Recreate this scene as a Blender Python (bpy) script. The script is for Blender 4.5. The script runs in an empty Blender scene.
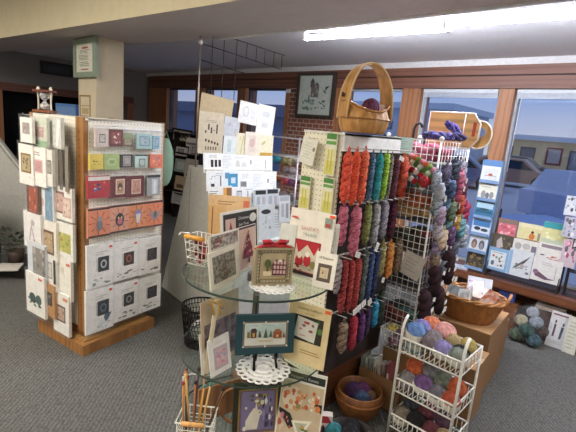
import bpy, bmesh, math, random
from math import pi, sin, cos, radians
from mathutils import Vector, Matrix, Euler
R = radians
SC = bpy.context.scene
COL = SC.collection
random.seed(7)

# ---------------------------------------------------------------- materials
def lin(h):
    h = h.lstrip('#')
    if len(h) == 3: h = ''.join(c * 2 for c in h)
    out = []
    for i in (0, 2, 4):
        c = int(h[i:i + 2], 16) / 255
        out.append(c / 12.92 if c <= .04045 else ((c + .055) / 1.055) ** 2.4)
    return (*out, 1)
MC = {}
def M(col, kind='plain', rough=.6, col2=None, scale=None):
    key = (col, kind, rough, col2, scale)
    if key in MC: return MC[key]
    m = bpy.data.materials.new('%s_%s' % (kind, col.lstrip('#')))
    m.use_nodes = True
    nt = m.node_tree; N = nt.nodes; L = nt.links
    N.clear()
    out = N.new('ShaderNodeOutputMaterial')
    def node(t, **kw):
        n = N.new(t)
        for k, v in kw.items():
            if k in n.inputs: n.inputs[k].default_value = v
            else: setattr(n, k, v)
        return n
    def ramp(fac, stops):
        r = N.new('ShaderNodeValToRGB')
        while len(r.color_ramp.elements) < len(stops): r.color_ramp.elements.new(.5)
        for e, (p, c) in zip(r.color_ramp.elements, stops): e.position = p; e.color = c
        L.new(fac, r.inputs[0]); return r.outputs[0]
    def bump(h, s, d=.002):
        b = node('ShaderNodeBump', Strength=s, Distance=d)
        L.new(h, b.inputs['Height']); L.new(b.outputs[0], p.inputs['Normal'])
    c = lin(col); c2 = lin(col2) if col2 else None
    dk = lambda c, f: (c[0] * f, c[1] * f, c[2] * f, 1)
    if kind == 'emit':
        e = node('ShaderNodeEmission', Color=c, Strength=rough)
        L.new(e.outputs[0], out.inputs[0]); MC[key] = m; return m
    if kind == 'glass':
        g = node('ShaderNodeBsdfGlossy', Roughness=.02)
        t = node('ShaderNodeBsdfTransparent', Color=c)
        lw = node('ShaderNodeLayerWeight', Blend=.5); pw = node('ShaderNodeMath', operation='POWER'); pw.inputs[1].default_value = 3.5; L.new(lw.outputs['Facing'], pw.inputs[0]); pa = node('ShaderNodeMath', operation='ADD'); pa.inputs[1].default_value = .045; L.new(pw.outputs[0], pa.inputs[0])
        mx = N.new('ShaderNodeMixShader'); ad = node('ShaderNodeMath', operation='MULTIPLY'); ad.inputs[1].default_value = rough
        L.new(pa.outputs[0], ad.inputs[0]); ad.use_clamp = True; L.new(ad.outputs[0], mx.inputs[0]); L.new(t.outputs[0], mx.inputs[1]); L.new(g.outputs[0], mx.inputs[2])
        L.new(mx.outputs[0], out.inputs[0]); MC[key] = m; return m
    p = node('ShaderNodeBsdfPrincipled', Roughness=rough)
    L.new(p.outputs[0], out.inputs[0])
    p.inputs['Base Color'].default_value = c
    if kind == 'film':      # clear plastic bag / acrylic
        t = node('ShaderNodeBsdfTransparent', Color=(1, 1, 1, 1)); mx = N.new('ShaderNodeMixShader')
        nz = node('ShaderNodeTexNoise', Scale=scale or 18); L.new(ramp(nz.outputs[0], [(.5, (.035,) * 3 + (1,)), (.78, (rough + .06,) * 3 + (1,))]), mx.inputs[0])
        p.inputs['Roughness'].default_value = .15
        L.new(t.outputs[0], mx.inputs[1]); L.new(p.outputs[0], mx.inputs[2]); L.new(mx.outputs[0], out.inputs[0])
        MC[key] = m; return m
    tc = N.new('ShaderNodeTexCoord'); OB = tc.outputs['Object']
    def mapped(sx, sy, sz):
        mp = N.new('ShaderNodeMapping'); mp.inputs['Scale'].default_value = (sx, sy, sz); L.new(OB, mp.inputs[0]); return mp.outputs[0]
    def setc(o): L.new(o, p.inputs['Base Color'])
    if kind in ('plain', 'metal', 'cloth'):
        nz = node('ShaderNodeTexNoise', Scale=scale or (30 if kind == 'plain' else 120), Detail=3.0)
        L.new(OB, nz.inputs[0])
        setc(ramp(nz.outputs[0], [(.3, dk(c, .9)), (.7, dk(c, 1.06))]))
        if kind == 'metal': p.inputs['Metallic'].default_value = .75
        if kind == 'cloth': bump(nz.outputs[0], .5)
    elif kind == 'wood':
        w = node('ShaderNodeTexWave', Scale=scale or 6, Distortion=6.0, Detail=3.0); w.inputs['Detail Scale'].default_value = 1.5
        L.new(mapped(1, 1, .12), w.inputs[0])
        nz = node('ShaderNodeTexNoise', Scale=3.0, Detail=4.0); L.new(mapped(3, 3, .6), nz.inputs[0])
        mm = node('ShaderNodeMath', operation='ADD'); L.new(w.outputs['Fac'], mm.inputs[0]); L.new(nz.outputs[0], mm.inputs[1])
        setc(ramp(mm.outputs[0], [(.35, dk(c, .72)), (1.0, dk(c, 1.15))]))
    elif kind == 'woodx':
        w = node('ShaderNodeTexWave', Scale=scale or 6, Distortion=6.0, Detail=3.0, bands_direction='Z')
        L.new(mapped(.1, 1, 1), w.inputs[0])
        nz = node('ShaderNodeTexNoise', Scale=3.0, Detail=4.0); L.new(mapped(.5, 3, 3), nz.inputs[0])
        mm = node('ShaderNodeMath', operation='ADD'); L.new(w.outputs['Fac'], mm.inputs[0]); L.new(nz.outputs[0], mm.inputs[1])
        setc(ramp(mm.outputs[0], [(.35, dk(c, .75)), (1.0, dk(c, 1.12))]))
    elif kind == 'yarn':
        w = node('ShaderNodeTexWave', Scale=scale or 60, Distortion=2.5, Detail=2.0, bands_direction='DIAGONAL'); L.new(OB, w.inputs[0])
        nz = node('ShaderNodeTexNoise', Scale=22.0, Detail=2.0); L.new(OB, nz.inputs[0])
        mm = node('ShaderNodeMath', operation='MULTIPLY_ADD'); mm.inputs[1].default_value = .35
        L.new(w.outputs['Fac'], mm.inputs[0]); L.new(nz.outputs[0], mm.inputs[2])
        setc(ramp(mm.outputs[0], [(.42, dk(c, .7)), (.62, c), (.85, c2 or dk(c, 1.35))]))
        bump(w.outputs['Fac'], .8, .003); p.inputs['Roughness'].default_value = .9
    elif kind == 'carpet':
        ch = node('ShaderNodeTexVoronoi', Scale=75.0); L.new(mapped(1, 1.5, 1), ch.inputs[0])
        w = node('ShaderNodeTexWave', Scale=20.0, Distortion=1.2, bands_direction='DIAGONAL'); L.new(OB, w.inputs[0])
        nz = node('ShaderNodeTexNoise', Scale=1.3, Detail=3.0); L.new(OB, nz.inputs[0])
        a = node('ShaderNodeMath', operation='MULTIPLY_ADD'); a.inputs[1].default_value = -1.1; w2 = node('ShaderNodeMath', operation='MULTIPLY_ADD'); w2.inputs[1].default_value = .45; w2.inputs[2].default_value = .45; L.new(w.outputs['Fac'], w2.inputs[0]); L.new(ch.outputs['Distance'], a.inputs[0]); L.new(w2.outputs[0], a.inputs[2])
        b = node('ShaderNodeMath', operation='MULTIPLY_ADD'); b.inputs[1].default_value = .5; L.new(nz.outputs[0], b.inputs[0]); L.new(a.outputs[0], b.inputs[2])
        setc(ramp(b.outputs[0], [(.0, dk(c, .6)), (.5, c), (1.0, dk(c, 1.5))])); bump(b.outputs[0], .5, .004)
    elif kind == 'popcorn':
        nz = node('ShaderNodeTexNoise', Scale=55.0, Detail=6.0, Roughness=.7); L.new(OB, nz.inputs[0])
        setc(ramp(nz.outputs[0], [(.3, dk(c, .88)), (.7, c)])); bump(nz.outputs[0], .7, .012)
    elif kind == 'stucco':
        nz = node('ShaderNodeTexNoise', Scale=14.0, Detail=5.0); L.new(OB, nz.inputs[0])
        setc(ramp(nz.outputs[0], [(.3, dk(c, .93)), (.7, c)])); bump(nz.outputs[0], .3, .01)
    elif kind == 'brick':
        sp = N.new('ShaderNodeSeparateXYZ'); cb = N.new('ShaderNodeCombineXYZ'); L.new(OB, sp.inputs[0]); L.new(sp.outputs[0], cb.inputs[0]); L.new(sp.outputs[2], cb.inputs[1])
        bt = node('ShaderNodeTexBrick', Scale=4.6, Color1=c, Color2=dk(c, .72), Mortar=c2); bt.inputs['Mortar Size'].default_value = .025; L.new(cb.outputs[0], bt.inputs[0])
        setc(bt.outputs[0]); bump(bt.outputs['Fac'], -.6, .01)
    elif kind in ('pegX', 'pegY'):
        ml = node('ShaderNodeVectorMath', operation='SCALE'); ml.inputs['Scale'].default_value = scale or 39.4; L.new(OB, ml.inputs[0])
        fr = node('ShaderNodeVectorMath', operation='FRACTION'); L.new(ml.outputs[0], fr.inputs[0])
        sb = node('ShaderNodeVectorMath', operation='SUBTRACT'); sb.inputs[1].default_value = (.5, .5, .5); L.new(fr.outputs[0], sb.inputs[0])
        mk = node('ShaderNodeVectorMath', operation='MULTIPLY'); mk.inputs[1].default_value = (1, 0, 1) if kind == 'pegX' else (0, 1, 1); L.new(sb.outputs[0], mk.inputs[0])
        ln = node('ShaderNodeVectorMath', operation='LENGTH'); L.new(mk.outputs[0], ln.inputs[0])
        setc(ramp(ln.outputs['Value'], [(.12, dk(c, .35)), (.15, c)]))
    elif kind == 'weave':
        w = node('ShaderNodeTexNoise', Scale=40.0, Detail=3.0); L.new(mapped(1, 1, .4), w.inputs[0])
        setc(ramp(w.outputs[0], [(.3, dk(c, .65)), (.7, dk(c, 1.2))])); bump(w.outputs[0], .5)
    elif kind == 'motley':   # marbled photo or print
        nz = node('ShaderNodeTexNoise', Scale=scale or 60, Detail=2.0); L.new(OB, nz.inputs[0])
        setc(ramp(nz.outputs[0], [(.4, c), (.6, c2)]))
    MC[key] = m
    return m
WHITE = 'e9e7e0'

# ---------------------------------------------------------------- mesh builder
class B:
    def __init__(s): s.bm = bmesh.new(); s.m = []
    def mi(s, m):
        if isinstance(m, str): m = M(m)
        if m not in s.m: s.m.append(m)
        return s.m.index(m)
    def face(s, pts, m, sm=False):
        f = s.bm.faces.new([s.bm.verts.new(p) for p in pts]); f.material_index = s.mi(m); f.smooth = sm; return f
    def grid(s, rings, m, close=True, cap=False, sm=True):
        i = s.mi(m); vs = [[s.bm.verts.new(p) for p in r] for r in rings]
        n = len(vs[0])
        for a, b in zip(vs, vs[1:]):
            for k in range(n if close else n - 1):
                f = s.bm.faces.new((a[k], a[(k + 1) % n], b[(k + 1) % n], b[k])); f.material_index = i; f.smooth = sm
        if cap:
            for r in (vs[0][::-1], vs[-1]):
                f = s.bm.faces.new(r); f.material_index = i
        return s
    def box(s, x0, y0, z0, x1, y1, z1, m, mat=None):
        c = [Vector((x, y, z)) for z in (z0, z1) for y in (y0, y1) for x in (x0, x1)]
        if mat: c = [mat @ v for v in c]
        i = s.mi(m); v = [s.bm.verts.new(p) for p in c]
        for q in ((0, 2, 3, 1), (4, 5, 7, 6), (0, 1, 5, 4), (1, 3, 7, 5), (3, 2, 6, 7), (2, 0, 4, 6)):
            s.bm.faces.new([v[k] for k in q]).material_index = i
        return s
    def prism(s, pts, axis, a, b, m):      # 2-D outline pushed along an axis
        def q(p, t): return (t, p[0], p[1]) if axis == 'x' else (p[0], t, p[1]) if axis == 'y' else (p[0], p[1], t)
        i = s.mi(m); A = [s.bm.verts.new(q(p, a)) for p in pts]; C = [s.bm.verts.new(q(p, b)) for p in pts]; n = len(pts)
        for f in [A[::-1], C] + [(A[k], A[(k + 1) % n], C[(k + 1) % n], C[k]) for k in range(n)]:
            s.bm.faces.new(f).material_index = i
        return s
    def tube(s, pts, r, m, n=6, sm=True, closed=False):
        pts = [Vector(p) for p in pts]; rings = []; up = None
        for k, p in enumerate(pts):
            if closed: d = pts[(k + 1) % len(pts)] - pts[k - 1]
            else: d = pts[min(k + 1, len(pts) - 1)] - pts[max(k - 1, 0)]
            d.normalize()
            if up is None: up = Vector((0, 0, 1)) if abs(d.z) < .9 else Vector((1, 0, 0))
            a = d.cross(up)
            if a.length < 1e-4: a = d.orthogonal()
            a.normalize(); b = a.cross(d).normalized(); up = b
            rr = r[k] if isinstance(r, (list, tuple)) else r
            rings.append([p + a * rr * cos(2 * pi * j / n) + b * rr * sin(2 * pi * j / n) for j in range(n)])
        if closed: rings.append(rings[0])
        return s.grid(rings, m, True, not closed, sm)
    def sph(s, c, rx, ry, rz, m, nu=16, nv=10, rip=0, rk=9):
        c = Vector(c); rings = []
        for j in range(nv + 1):
            t = pi * j / nv - pi / 2
            ring = []
            for k in range(nu):
                u = 2 * pi * k / nu; f = 1 + rip * sin(rk * u + 5 * t)
                ct = max(cos(t), .03)
                ring.append(c + Vector((rx * ct * cos(u) * f, ry * ct * sin(u) * f, rz * sin(t))))
            rings.append(ring)
        return s.grid(rings, m, True, True)
    def lathe(s, prof, m, n=32, sm=True, fn=None, sx=1, sy=1):
        rings = []
        for j, (r, z) in enumerate(prof):
            rings.append([((r + (fn(k, j) if fn else 0)) * cos(2 * pi * k / n) * sx, (r + (fn(k, j) if fn else 0)) * sin(2 * pi * k / n) * sy, z) for k in range(n)])
        return s.grid(rings, m, True, False, sm)
    def text(s, txt, x, y, z, size, m, align='CENTER', shear=0):
        cu = bpy.data.curves.new('t', 'FONT'); cu.body = txt; cu.size = size; cu.align_x = align; cu.shear = shear
        cu.align_y = 'CENTER'
        o = bpy.data.objects.new('t', cu); COL.objects.link(o)
        me = o.to_mesh(); i = s.mi(m)
        vs = [s.bm.verts.new((x + v.co.x, y, z + v.co.y)) for v in me.vertices]
        for pl in me.polygons:
            try: s.bm.faces.new([vs[k] for k in pl.vertices]).material_index = i
            except ValueError: pass
        o.to_mesh_clear(); bpy.data.objects.remove(o); bpy.data.curves.remove(cu)
        return s
    def done(s, name, parent=None, loc=(0, 0, 0), rot=(0, 0, 0), norm=True):
        if norm: bmesh.ops.recalc_face_normals(s.bm, faces=s.bm.faces)
        me = bpy.data.meshes.new(name); s.bm.to_mesh(me); s.bm.free()
        for m in s.m: me.materials.append(m)
        o = bpy.data.objects.new(name, me); COL.objects.link(o)
        o.location = loc; o.rotation_euler = rot
        if parent: o.parent = parent
        return o
def tag(o, label, cat, group=None):
    o['label'] = label; o['category'] = cat
    if group: o['group'] = group
    return o
def E(name, label, cat, loc=(0, 0, 0), rz=0, rx=0, ry=0, group=None):
    o = bpy.data.objects.new(name, None); COL.objects.link(o); o.empty_display_size = .05
    o.location = loc; o.rotation_euler = (R(rx), R(ry), R(rz))
    return tag(o, label, cat, group)
def S(o): o['kind'] = 'structure'; return o

# ---------------------------------------------------------------- printed sheets, kits and frames
def artmesh(b, w, h, art, y0=-.0006, dy=.0004):
    y = y0
    for a in art:
        k = a[0]; y -= dy
        X = lambda u: (u - .5) * w
        Z = lambda v: v * h
        if k == 'r': b.face([(X(a[1]), y, Z(a[2])), (X(a[3]), y, Z(a[2])), (X(a[3]), y, Z(a[4])), (X(a[1]), y, Z(a[4]))], a[5])
        elif k == 'o': b.face([(X(a[1]) + a[3] * w * cos(t * pi / 7), y, Z(a[2]) + a[4] * h * sin(t * pi / 7)) for t in range(14)], a[5])
        elif k == 'p': b.face([(X(u), y, Z(v)) for u, v in a[1]], a[2])
        elif k == 't': b.text(a[1], X(a[2]), y, Z(a[3]), a[4] * h, a[5], shear=a[6] if len(a) > 6 else 0)
        elif k == 'L':
            rg = random.Random(int(a[1] * 99 + a[2] * 77))
            for i in range(a[5]):
                v = a[4] - (a[4] - a[2]) * (i + .3) / a[5]; e = a[1] + (a[3] - a[1]) * rg.uniform(.6, 1); hh = (a[4] - a[2]) / a[5] * .35
                b.face([(X(a[1]), y, Z(v - hh)), (X(e), y, Z(v - hh)), (X(e), y, Z(v)), (X(a[1]), y, Z(v))], a[6])
        elif k == 's':
            rg = random.Random(a[7])
            for i in range(a[6]):
                cx = rg.uniform(a[1], a[3]); cz = rg.uniform(a[2], a[4]); q = rg.uniform(.5, 1.3); ru = (a[3] - a[1]) * .11 * q; rv = (a[4] - a[2]) * .11 * q
                cx = min(max(cx, a[1] + ru), a[3] - ru); cz = min(max(cz, a[2] + rv), a[4] - rv); n = rg.choice((4, 5, 6, 8)); ph = rg.uniform(0, 6)
                b.face([(X(cx) + ru * w * cos(ph + t * 2 * pi / n), y - .00001 * i, Z(cz) + rv * h * sin(ph + t * 2 * pi / n)) for t in range(n)], rg.choice(a[5]))
def pic(x0, y0, x1, y1, fr, bg, cols, n=8, seed=1, b=.1):   # a framed picture printed on a sheet
    dx = (x1 - x0) * b; dy = (y1 - y0) * b
    return [('r', x0, y0, x1, y1, fr), ('r', x0 + dx, y0 + dy, x1 - dx, y1 - dy, bg), ('s', x0 + 1.4 * dx, y0 + 1.4 * dy, x1 - 1.4 * dx, y1 - 1.4 * dy, cols, n, seed)]
def card(name, label, cat, P, yaw, base, art=(), t=.003, lean=0, roll=0, group=None, rough=.45, extra=None, sticker=None):
    x, y, z, w, h = P
    b = B(); m = M(base, rough=rough)
    b.box(-w / 2, 0, 0, w / 2, t, h, m)
    o = b.done(name, None, (x, y, z), (R(-lean), R(roll), R(yaw)))
    tag(o, label, cat, group)
    ti = [a for a in art if a[0] == 't']; pi_ = [a for a in art if a[0] != 't']
    if pi_:
        pi_ = [('r', .004, .004, .996, .996, base)] + pi_
        b = B(); artmesh(b, w, h, pi_); b.done('picture', o, norm=False)
    if ti:
        b = B(); artmesh(b, w, h, ti, -.0006 - .0004 * (len(pi_))); b.done('title', o, norm=False)
    if sticker:
        u, v, su, sv, c = sticker; b = B(); b.box((u - .5) * w, -.0035, v * h, (u - .5 + su) * w, -.0029, (v + sv) * h, c); q = b.done('price_sticker', o); q['label'] = 'bright orange red price sticker'
    if extra: extra(o, w, h)
    return o
def bagged(o, w, h):      # clear poly bag around a kit, and its wire loop
    b = B(); q = .012; b.box(-w / 2 - q * .6, -.006, -q, w / 2 + q * .6, .022, h + .022, M('f7f7f5', 'film', .05, None, 9)); z = b.done('clear_bag', o); z['label'] = 'clear plastic bag'
    hookpair(o, w, h + .02)
def hookpair(o, w, h, n=1):        # wire loop that carries a hanging kit
    b = B()
    for k in range(n):
        u = (k + .5) / n * w - w / 2
        b.tube([(u, .045, h - .002), (u, -.012, h - .002), (u, -.018, h + .008)], .0017, M('c9c9c6', 'metal', .35), 5)
    b.done('wire_hanger', o)
def framed(name, label, P, yaw, fw, fcol, mcol, art, lean=0, roll=0, depth=.014, fkind='wood', group=None, cat='framed picture'):
    x, y, z, w, h = P
    e = E(name, label, cat, (x, y, z), yaw, -lean, roll, group)
    fm = M(fcol, fkind, .45)
    b = B()
    for q in ([(-w / 2, 0), (w / 2, 0), (w / 2 - fw, fw), (-w / 2 + fw, fw)], [(-w / 2, h), (-w / 2 + fw, h - fw), (w / 2 - fw, h - fw), (w / 2, h)],
              [(-w / 2, 0), (-w / 2 + fw, fw), (-w / 2 + fw, h - fw), (-w / 2, h)], [(w / 2, 0), (w / 2, h), (w / 2 - fw, h - fw), (w / 2 - fw, fw)]):
        b.prism(q, 'y', 0, depth, fm)
    b.done('frame', e)
    b = B(); b.box(-w / 2 + fw, depth * .4, fw, w / 2 - fw, depth * .9, h - fw, mcol)
    pc = b.done('mat_board', e)
    b = B(); artmesh(b, w - 2 * fw, h - 2 * fw, art, depth * .4 - .0005); pp = b.done('picture', pc, (0, 0, fw), norm=False)
    return e

# ---------------------------------------------------------------- yarn, baskets, wire
HK = {}
def hank(label, P, col, col2=None, yaw=90, tagc=None, group='twisted yarn hanks on the side of the cream pegboard stand', tilt=0, turns=None):
    x, y, z, w, h = P                  # x, y, z = bottom centre
    if z < .03: h = h + z - .03; z = .03
    e = E('yarn_hank', label, 'yarn', (x, y, z), yaw, 0, tilt, group)
    m = M(col, 'yarn', .9, col2)
    r = w * .30; T = turns or max(2, h / w * 1.25); n = max(14, int(T * 9))
    b = B()
    for ph in (0, pi):
        pts = []; rr = []
        for k in range(n + 1):
            t = k / n; a = ph + T * pi * t * 1.0; f = min(1, 4 * t + .45, 4 * (1 - t) + .5)
            pts.append((r * .66 * f * cos(a), r * .66 * f * sin(a), .012 * (1 - 2 * t) + t * h)); rr.append(r * 1.06 * (.72 + .28 * f) * (.9 if t in (0, 1) else 1) * (1 + .04 * sin(9 * a)))
        b.tube(pts, rr, m, 8)
    b.sph((0, 0, r * .5), r * .9, r * .9, r * .7, m, 8, 6)
    b.done('yarn', e)
    b = B(); b.tube([(0, 0, h - .012), (r * .5, 0, h + .004), (0, .001, h + .016), (-r * .5, 0, h + .004), (0, 0, h - .012)], r * .22, m, 5); b.done('hanging_loop', e)
    if tagc:
        b = B(); tw, th, tz, ta = tagc
        b.box(-tw / 2, -r * 2.1, -th / 2, tw / 2, -r * 2.1 + .0015, th / 2, 'e6e2da'); 
        for i in range(3): b.box(-tw * .38, -r * 2.1 - .0006, th * (.2 - .22 * i), tw * .3, -r * 2.1 - .0003, th * (.26 - .22 * i), '8d8a88')
        q = b.done('paper_tag', e, (0, 0, tz), (0, R(ta), 0)); q['label'] = 'white paper yarn tag'
    return e
def ball(label, P, col, col2=None, band=None, rot=0, sq=1, group=None, name='yarn_ball', dz=0):
    x, y, z, r = P
    m = M(col, 'yarn', .9, col2, 90)
    b = B(); b.sph((0, 0, 0), r, r, r * sq, m, 24, 14, .025, 9)
    # wound strands standing proud of the ball
    for k in range(5):
        a = R(36 * k + 10); tilt = R(25 + 21 * k)
        ring = []
        for j in range(20):
            u = 2 * pi * j / 20; v = Vector((cos(u), sin(u), 0)); v.rotate(Euler((tilt, 0, a))); ring.append((v.x * r * 1.0, v.y * r * 1.0, v.z * r * sq))
        b.tube(ring, r * .07, m, 5, closed=True)
    o = b.done(name, None, (x, y, z + dz), (R(20), R(rot), R(35)))
    tag(o, label, 'yarn', group)
    if band:
        b = B(); b.lathe([(r * 1.04, -r * .42 * sq), (r * 1.09, -r * .2 * sq), (r * 1.09, r * .2 * sq), (r * 1.04, r * .42 * sq)], M(band, 'motley', .5, 'd8d2c8', 30), 20)
        q = b.done('paper_band', o, (0, 0, 0), (0, R(-rot), 0)); q['label'] = 'pale paper label band'
    return o
def wires(b, segs, r, m, n=5):
    for a, c in segs: b.tube([a, c], r, m, n)
    return b
def gridsegs(w, h, nx, nz, y=0):
    return [((w * i / nx, y, 0), (w * i / nx, y, h)) for i in range(nx + 1)] + [((0, y, h * k / nz), (w, y, h * k / nz)) for k in range(nz + 1)]
# ---------------------------------------------------------------- camera
cam = bpy.data.cameras.new('camera'); co = bpy.data.objects.new('camera', cam); COL.objects.link(co)
_t, _r, _a = .200456, .0867535, .7355554
Fw = Vector((-sin(_a) * cos(_t), cos(_a) * cos(_t), -sin(_t))); R0 = Vector((cos(_a), sin(_a), 0)); U0 = R0.cross(Fw)
Rx = cos(_r) * R0 + sin(_r) * U0; Ux = -sin(_r) * R0 + cos(_r) * U0
co.matrix_world = Matrix(((Rx.x, Ux.x, -Fw.x, 0), (Rx.y, Ux.y, -Fw.y, 0), (Rx.z, Ux.z, -Fw.z, 1.6), (0, 0, 0, 1)))
cam.lens = 36 * 430 / 576; cam.sensor_width = 36; cam.clip_start = .02; cam.clip_end = 300
SC.camera = co
vs = SC.view_settings
vs.view_transform = 'Standard'; vs.look = 'None'; vs.gamma = 1; vs.use_curve_mapping = False; vs.exposure = .14

# ---------------------------------------------------------------- room shell
XL, XR, YR, YW = -7.9, 3.0, -3.2, 4.4
b = B(); b.box(XL - .3, YR - .2, -.12, XR + .2, YW + .25, 0, M('605f5c', 'carpet', .95)); S(b.done('floor'))
b = B(); b.box(XL - .3, 2.0, 2.40, XR + .2, YW + .25, 2.5, M('f3f1f3', 'popcorn', .9)); S(b.done('ceiling'))
b = B(); b.box(XL - .3, YR - .2, 2.8, XR + .2, 2.1, 2.9, M('d8d2c4', 'stucco', .9)); S(b.done('ceiling_front'))
# dropped beam between the two ceilings: cream face to the shop, paler step to the windows
b = B()
fr = [(XL - .25, 1.15), (-5.4, 1.335), (XR + .15, 1.98)]
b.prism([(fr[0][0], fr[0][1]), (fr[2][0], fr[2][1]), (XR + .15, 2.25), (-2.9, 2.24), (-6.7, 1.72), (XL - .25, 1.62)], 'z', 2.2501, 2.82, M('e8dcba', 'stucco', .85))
b.mi(M('c4bab8', 'stucco', .85))  # underside greyed: cool tint of the tube light put into its colour
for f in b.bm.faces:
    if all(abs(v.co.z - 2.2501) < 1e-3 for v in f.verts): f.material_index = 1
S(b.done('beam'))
b = B(); b.box(-2.9, 2.236, 2.24, XR + .1, 2.262, 2.285, M('e4e3e4', rough=.4)); S(b.done('trim_1'))
b = B(); b.box(-8, YW - .03, 2.335, XR, YW - .001, 2.40, M('d5d3d2', rough=.5)); S(b.done('trim_2'))
# window wall : openings cut by building the solid pieces between them
WD = M('996846', 'wood', .5); WX = M('724a3a', 'woodx', .5)
OP = [(-7.15, -6.26), (-6.06, -5.18), (-5.0, -4.18), (-3.23, -2.43), (-2.22, -1.43), (-1.3, -.45), (-.3, .6)]
SILL, HEAD = .42, 2.127
b = B(); b.box(XL - .3, YW, HEAD + .23, XR + .2, YW + .2, 2.6, M('8a8580', rough=.8))
b.box(XL - .3, YW, -.1, XR + .2, YW + .2, SILL - .02, M('5a3826', 'woodx', .6)); b.box(.6, YW, SILL - .02, XR + .2, YW + .2, HEAD + .23, M('8a8580', rough=.8))
b.box(XL - .3, YW, SILL - .02, -7.78, YW + .2, HEAD + .23, M('77726f', rough=.8)); S(b.done('wall_window'))
b = B(); b.box(-4.08, YW - .06, 0, -3.33, YW + .2, HEAD + .0, M('8c5140', 'brick', .85, 'a79a8c')); S(b.done('wall_brick_pier'))
b = B(); b.box(-7.78, YW - .05, HEAD + .004, .65, YW + .19, 2.240, WX); b.box(-7.78, YW - .05, 2.252, .65, YW + .19, 2.338, WX); b.box(-7.78, YW - .02, 2.238, .65, YW + .19, 2.254, M('1d120c')); S(b.done('trim_3'))
px = [-7.78] + [v for o in OP for v in o] + [.65]
b = B()
for i in range(0, len(px), 2):
    x0, x1 = px[i], px[i + 1]
    if x0 == -4.18: 
        b.box(x0, YW - .04, SILL, -4.08, YW + .19, HEAD, WD); b.box(-3.33, YW - .04, SILL, x1, YW + .19, HEAD, WD)
    else: b.box(x0, YW - .045, SILL, x1, YW + .19, HEAD, WD)
S(b.done('trim_4'))
b = B(); b.box(-7.78, YW - .34, SILL - .07, .65, YW + .19, SILL, M('6b4027', 'woodx', .45)); b.box(-7.78, YW - .05, .10, .65, YW, SILL - .07, M('5b3826', 'woodx', .6)); S(b.done('trim_5'))
for i, (x0, x1) in enumerate(OP):
    e = bpy.data.objects.new('window_%d' % (i + 1), None); COL.objects.link(e); e.location = ((x0 + x1) / 2, YW + .06, SILL); S(e)
    w = (x1 - x0) / 2; h = HEAD - SILL
    b = B()
    fm = M('b9bcc0' if i > 2 else '4a4446', rough=.4)
    t = .022
    for q in ((-w, 0, w, t), (-w, h - t, w, h), (-w, t, -w + t, h - t), (w - t, t, w, h - t)): b.box(q[0], -.03, q[1], q[2], .03, q[3], fm)
    b.done('window_frame', e)
    b = B(); b.box(-w + t, -.003, t, w - t, .003, h - t, M('f2f5ff', 'glass', 1.0)); b.done('pane', e, rot=(R(.0), 0, 0))
# one raised blind; the second stack stands in for a tube reflection
for lab, x0, x1 in (('white raised blind folded at the top of the largest right window', -1.28, -.47), ('pale slatted strip standing in for the tube reflection in the middle right window', -2.2, -1.45)):
    e = E('window_blind', lab, 'blind', ((x0 + x1) / 2, YW + .005, HEAD - .002)); w = (x1 - x0) / 2
    b = B(); b.box(-w, -.02, -.035, w, .02, 0, 'cdd1d6'); b.done('head_rail', e)
    b = B()
    for k in range(4): b.box(-w, -.016, -.046 - k * .011, w, .016, -.039 - k * .011, M('c6ccd6', rough=.4))
    q = b.done('slats', e)
    b = B(); b.tube([(-w + .04, -.02, -.02), (-w + .035, -.022, -.75)], .003, M('dfe4ea', rough=.3), 5); b.done('wand', e)
# left wall with its dark doorway, other walls
b = B()
WL = M('8b8784', rough=.85)
b.box(XL - .2, YR, 0, XL, 1.95, 2.85, WL); b.box(XL - .2, 3.98, 0, XL, YW + .2, 2.6, WL); b.box(XL - .2, 1.95, 1.9, XL, 3.98, 2.6, WL); S(b.done('wall_left'))
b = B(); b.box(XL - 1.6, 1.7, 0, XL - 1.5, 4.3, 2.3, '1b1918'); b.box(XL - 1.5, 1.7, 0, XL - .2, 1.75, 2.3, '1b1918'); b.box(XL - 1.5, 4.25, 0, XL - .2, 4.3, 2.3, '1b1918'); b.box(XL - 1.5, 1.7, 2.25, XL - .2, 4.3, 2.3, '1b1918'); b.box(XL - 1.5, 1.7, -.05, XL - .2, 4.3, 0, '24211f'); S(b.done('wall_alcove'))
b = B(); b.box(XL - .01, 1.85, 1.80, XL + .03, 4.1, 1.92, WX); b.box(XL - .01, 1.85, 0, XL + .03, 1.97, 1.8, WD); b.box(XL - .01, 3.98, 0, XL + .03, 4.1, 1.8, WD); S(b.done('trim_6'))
b = B(); b.box(XR, YR - .2, 0, XR + .2, YW + .2, 2.9, M('c9c2b4', rough=.85)); S(b.done('wall_right'))
b = B(); b.box(XL - .2, YR - .2, 0, XR + .2, YR, 2.9, M('c9c2b4', rough=.85)); S(b.done('wall_rear'))
# square plaster column under the beam
b = B(); b.box(-4.42, 1.74, 0, -4.04, 2.0, 2.252, M('d8cbb0', 'stucco', .8)); S(b.done('column'))

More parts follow.
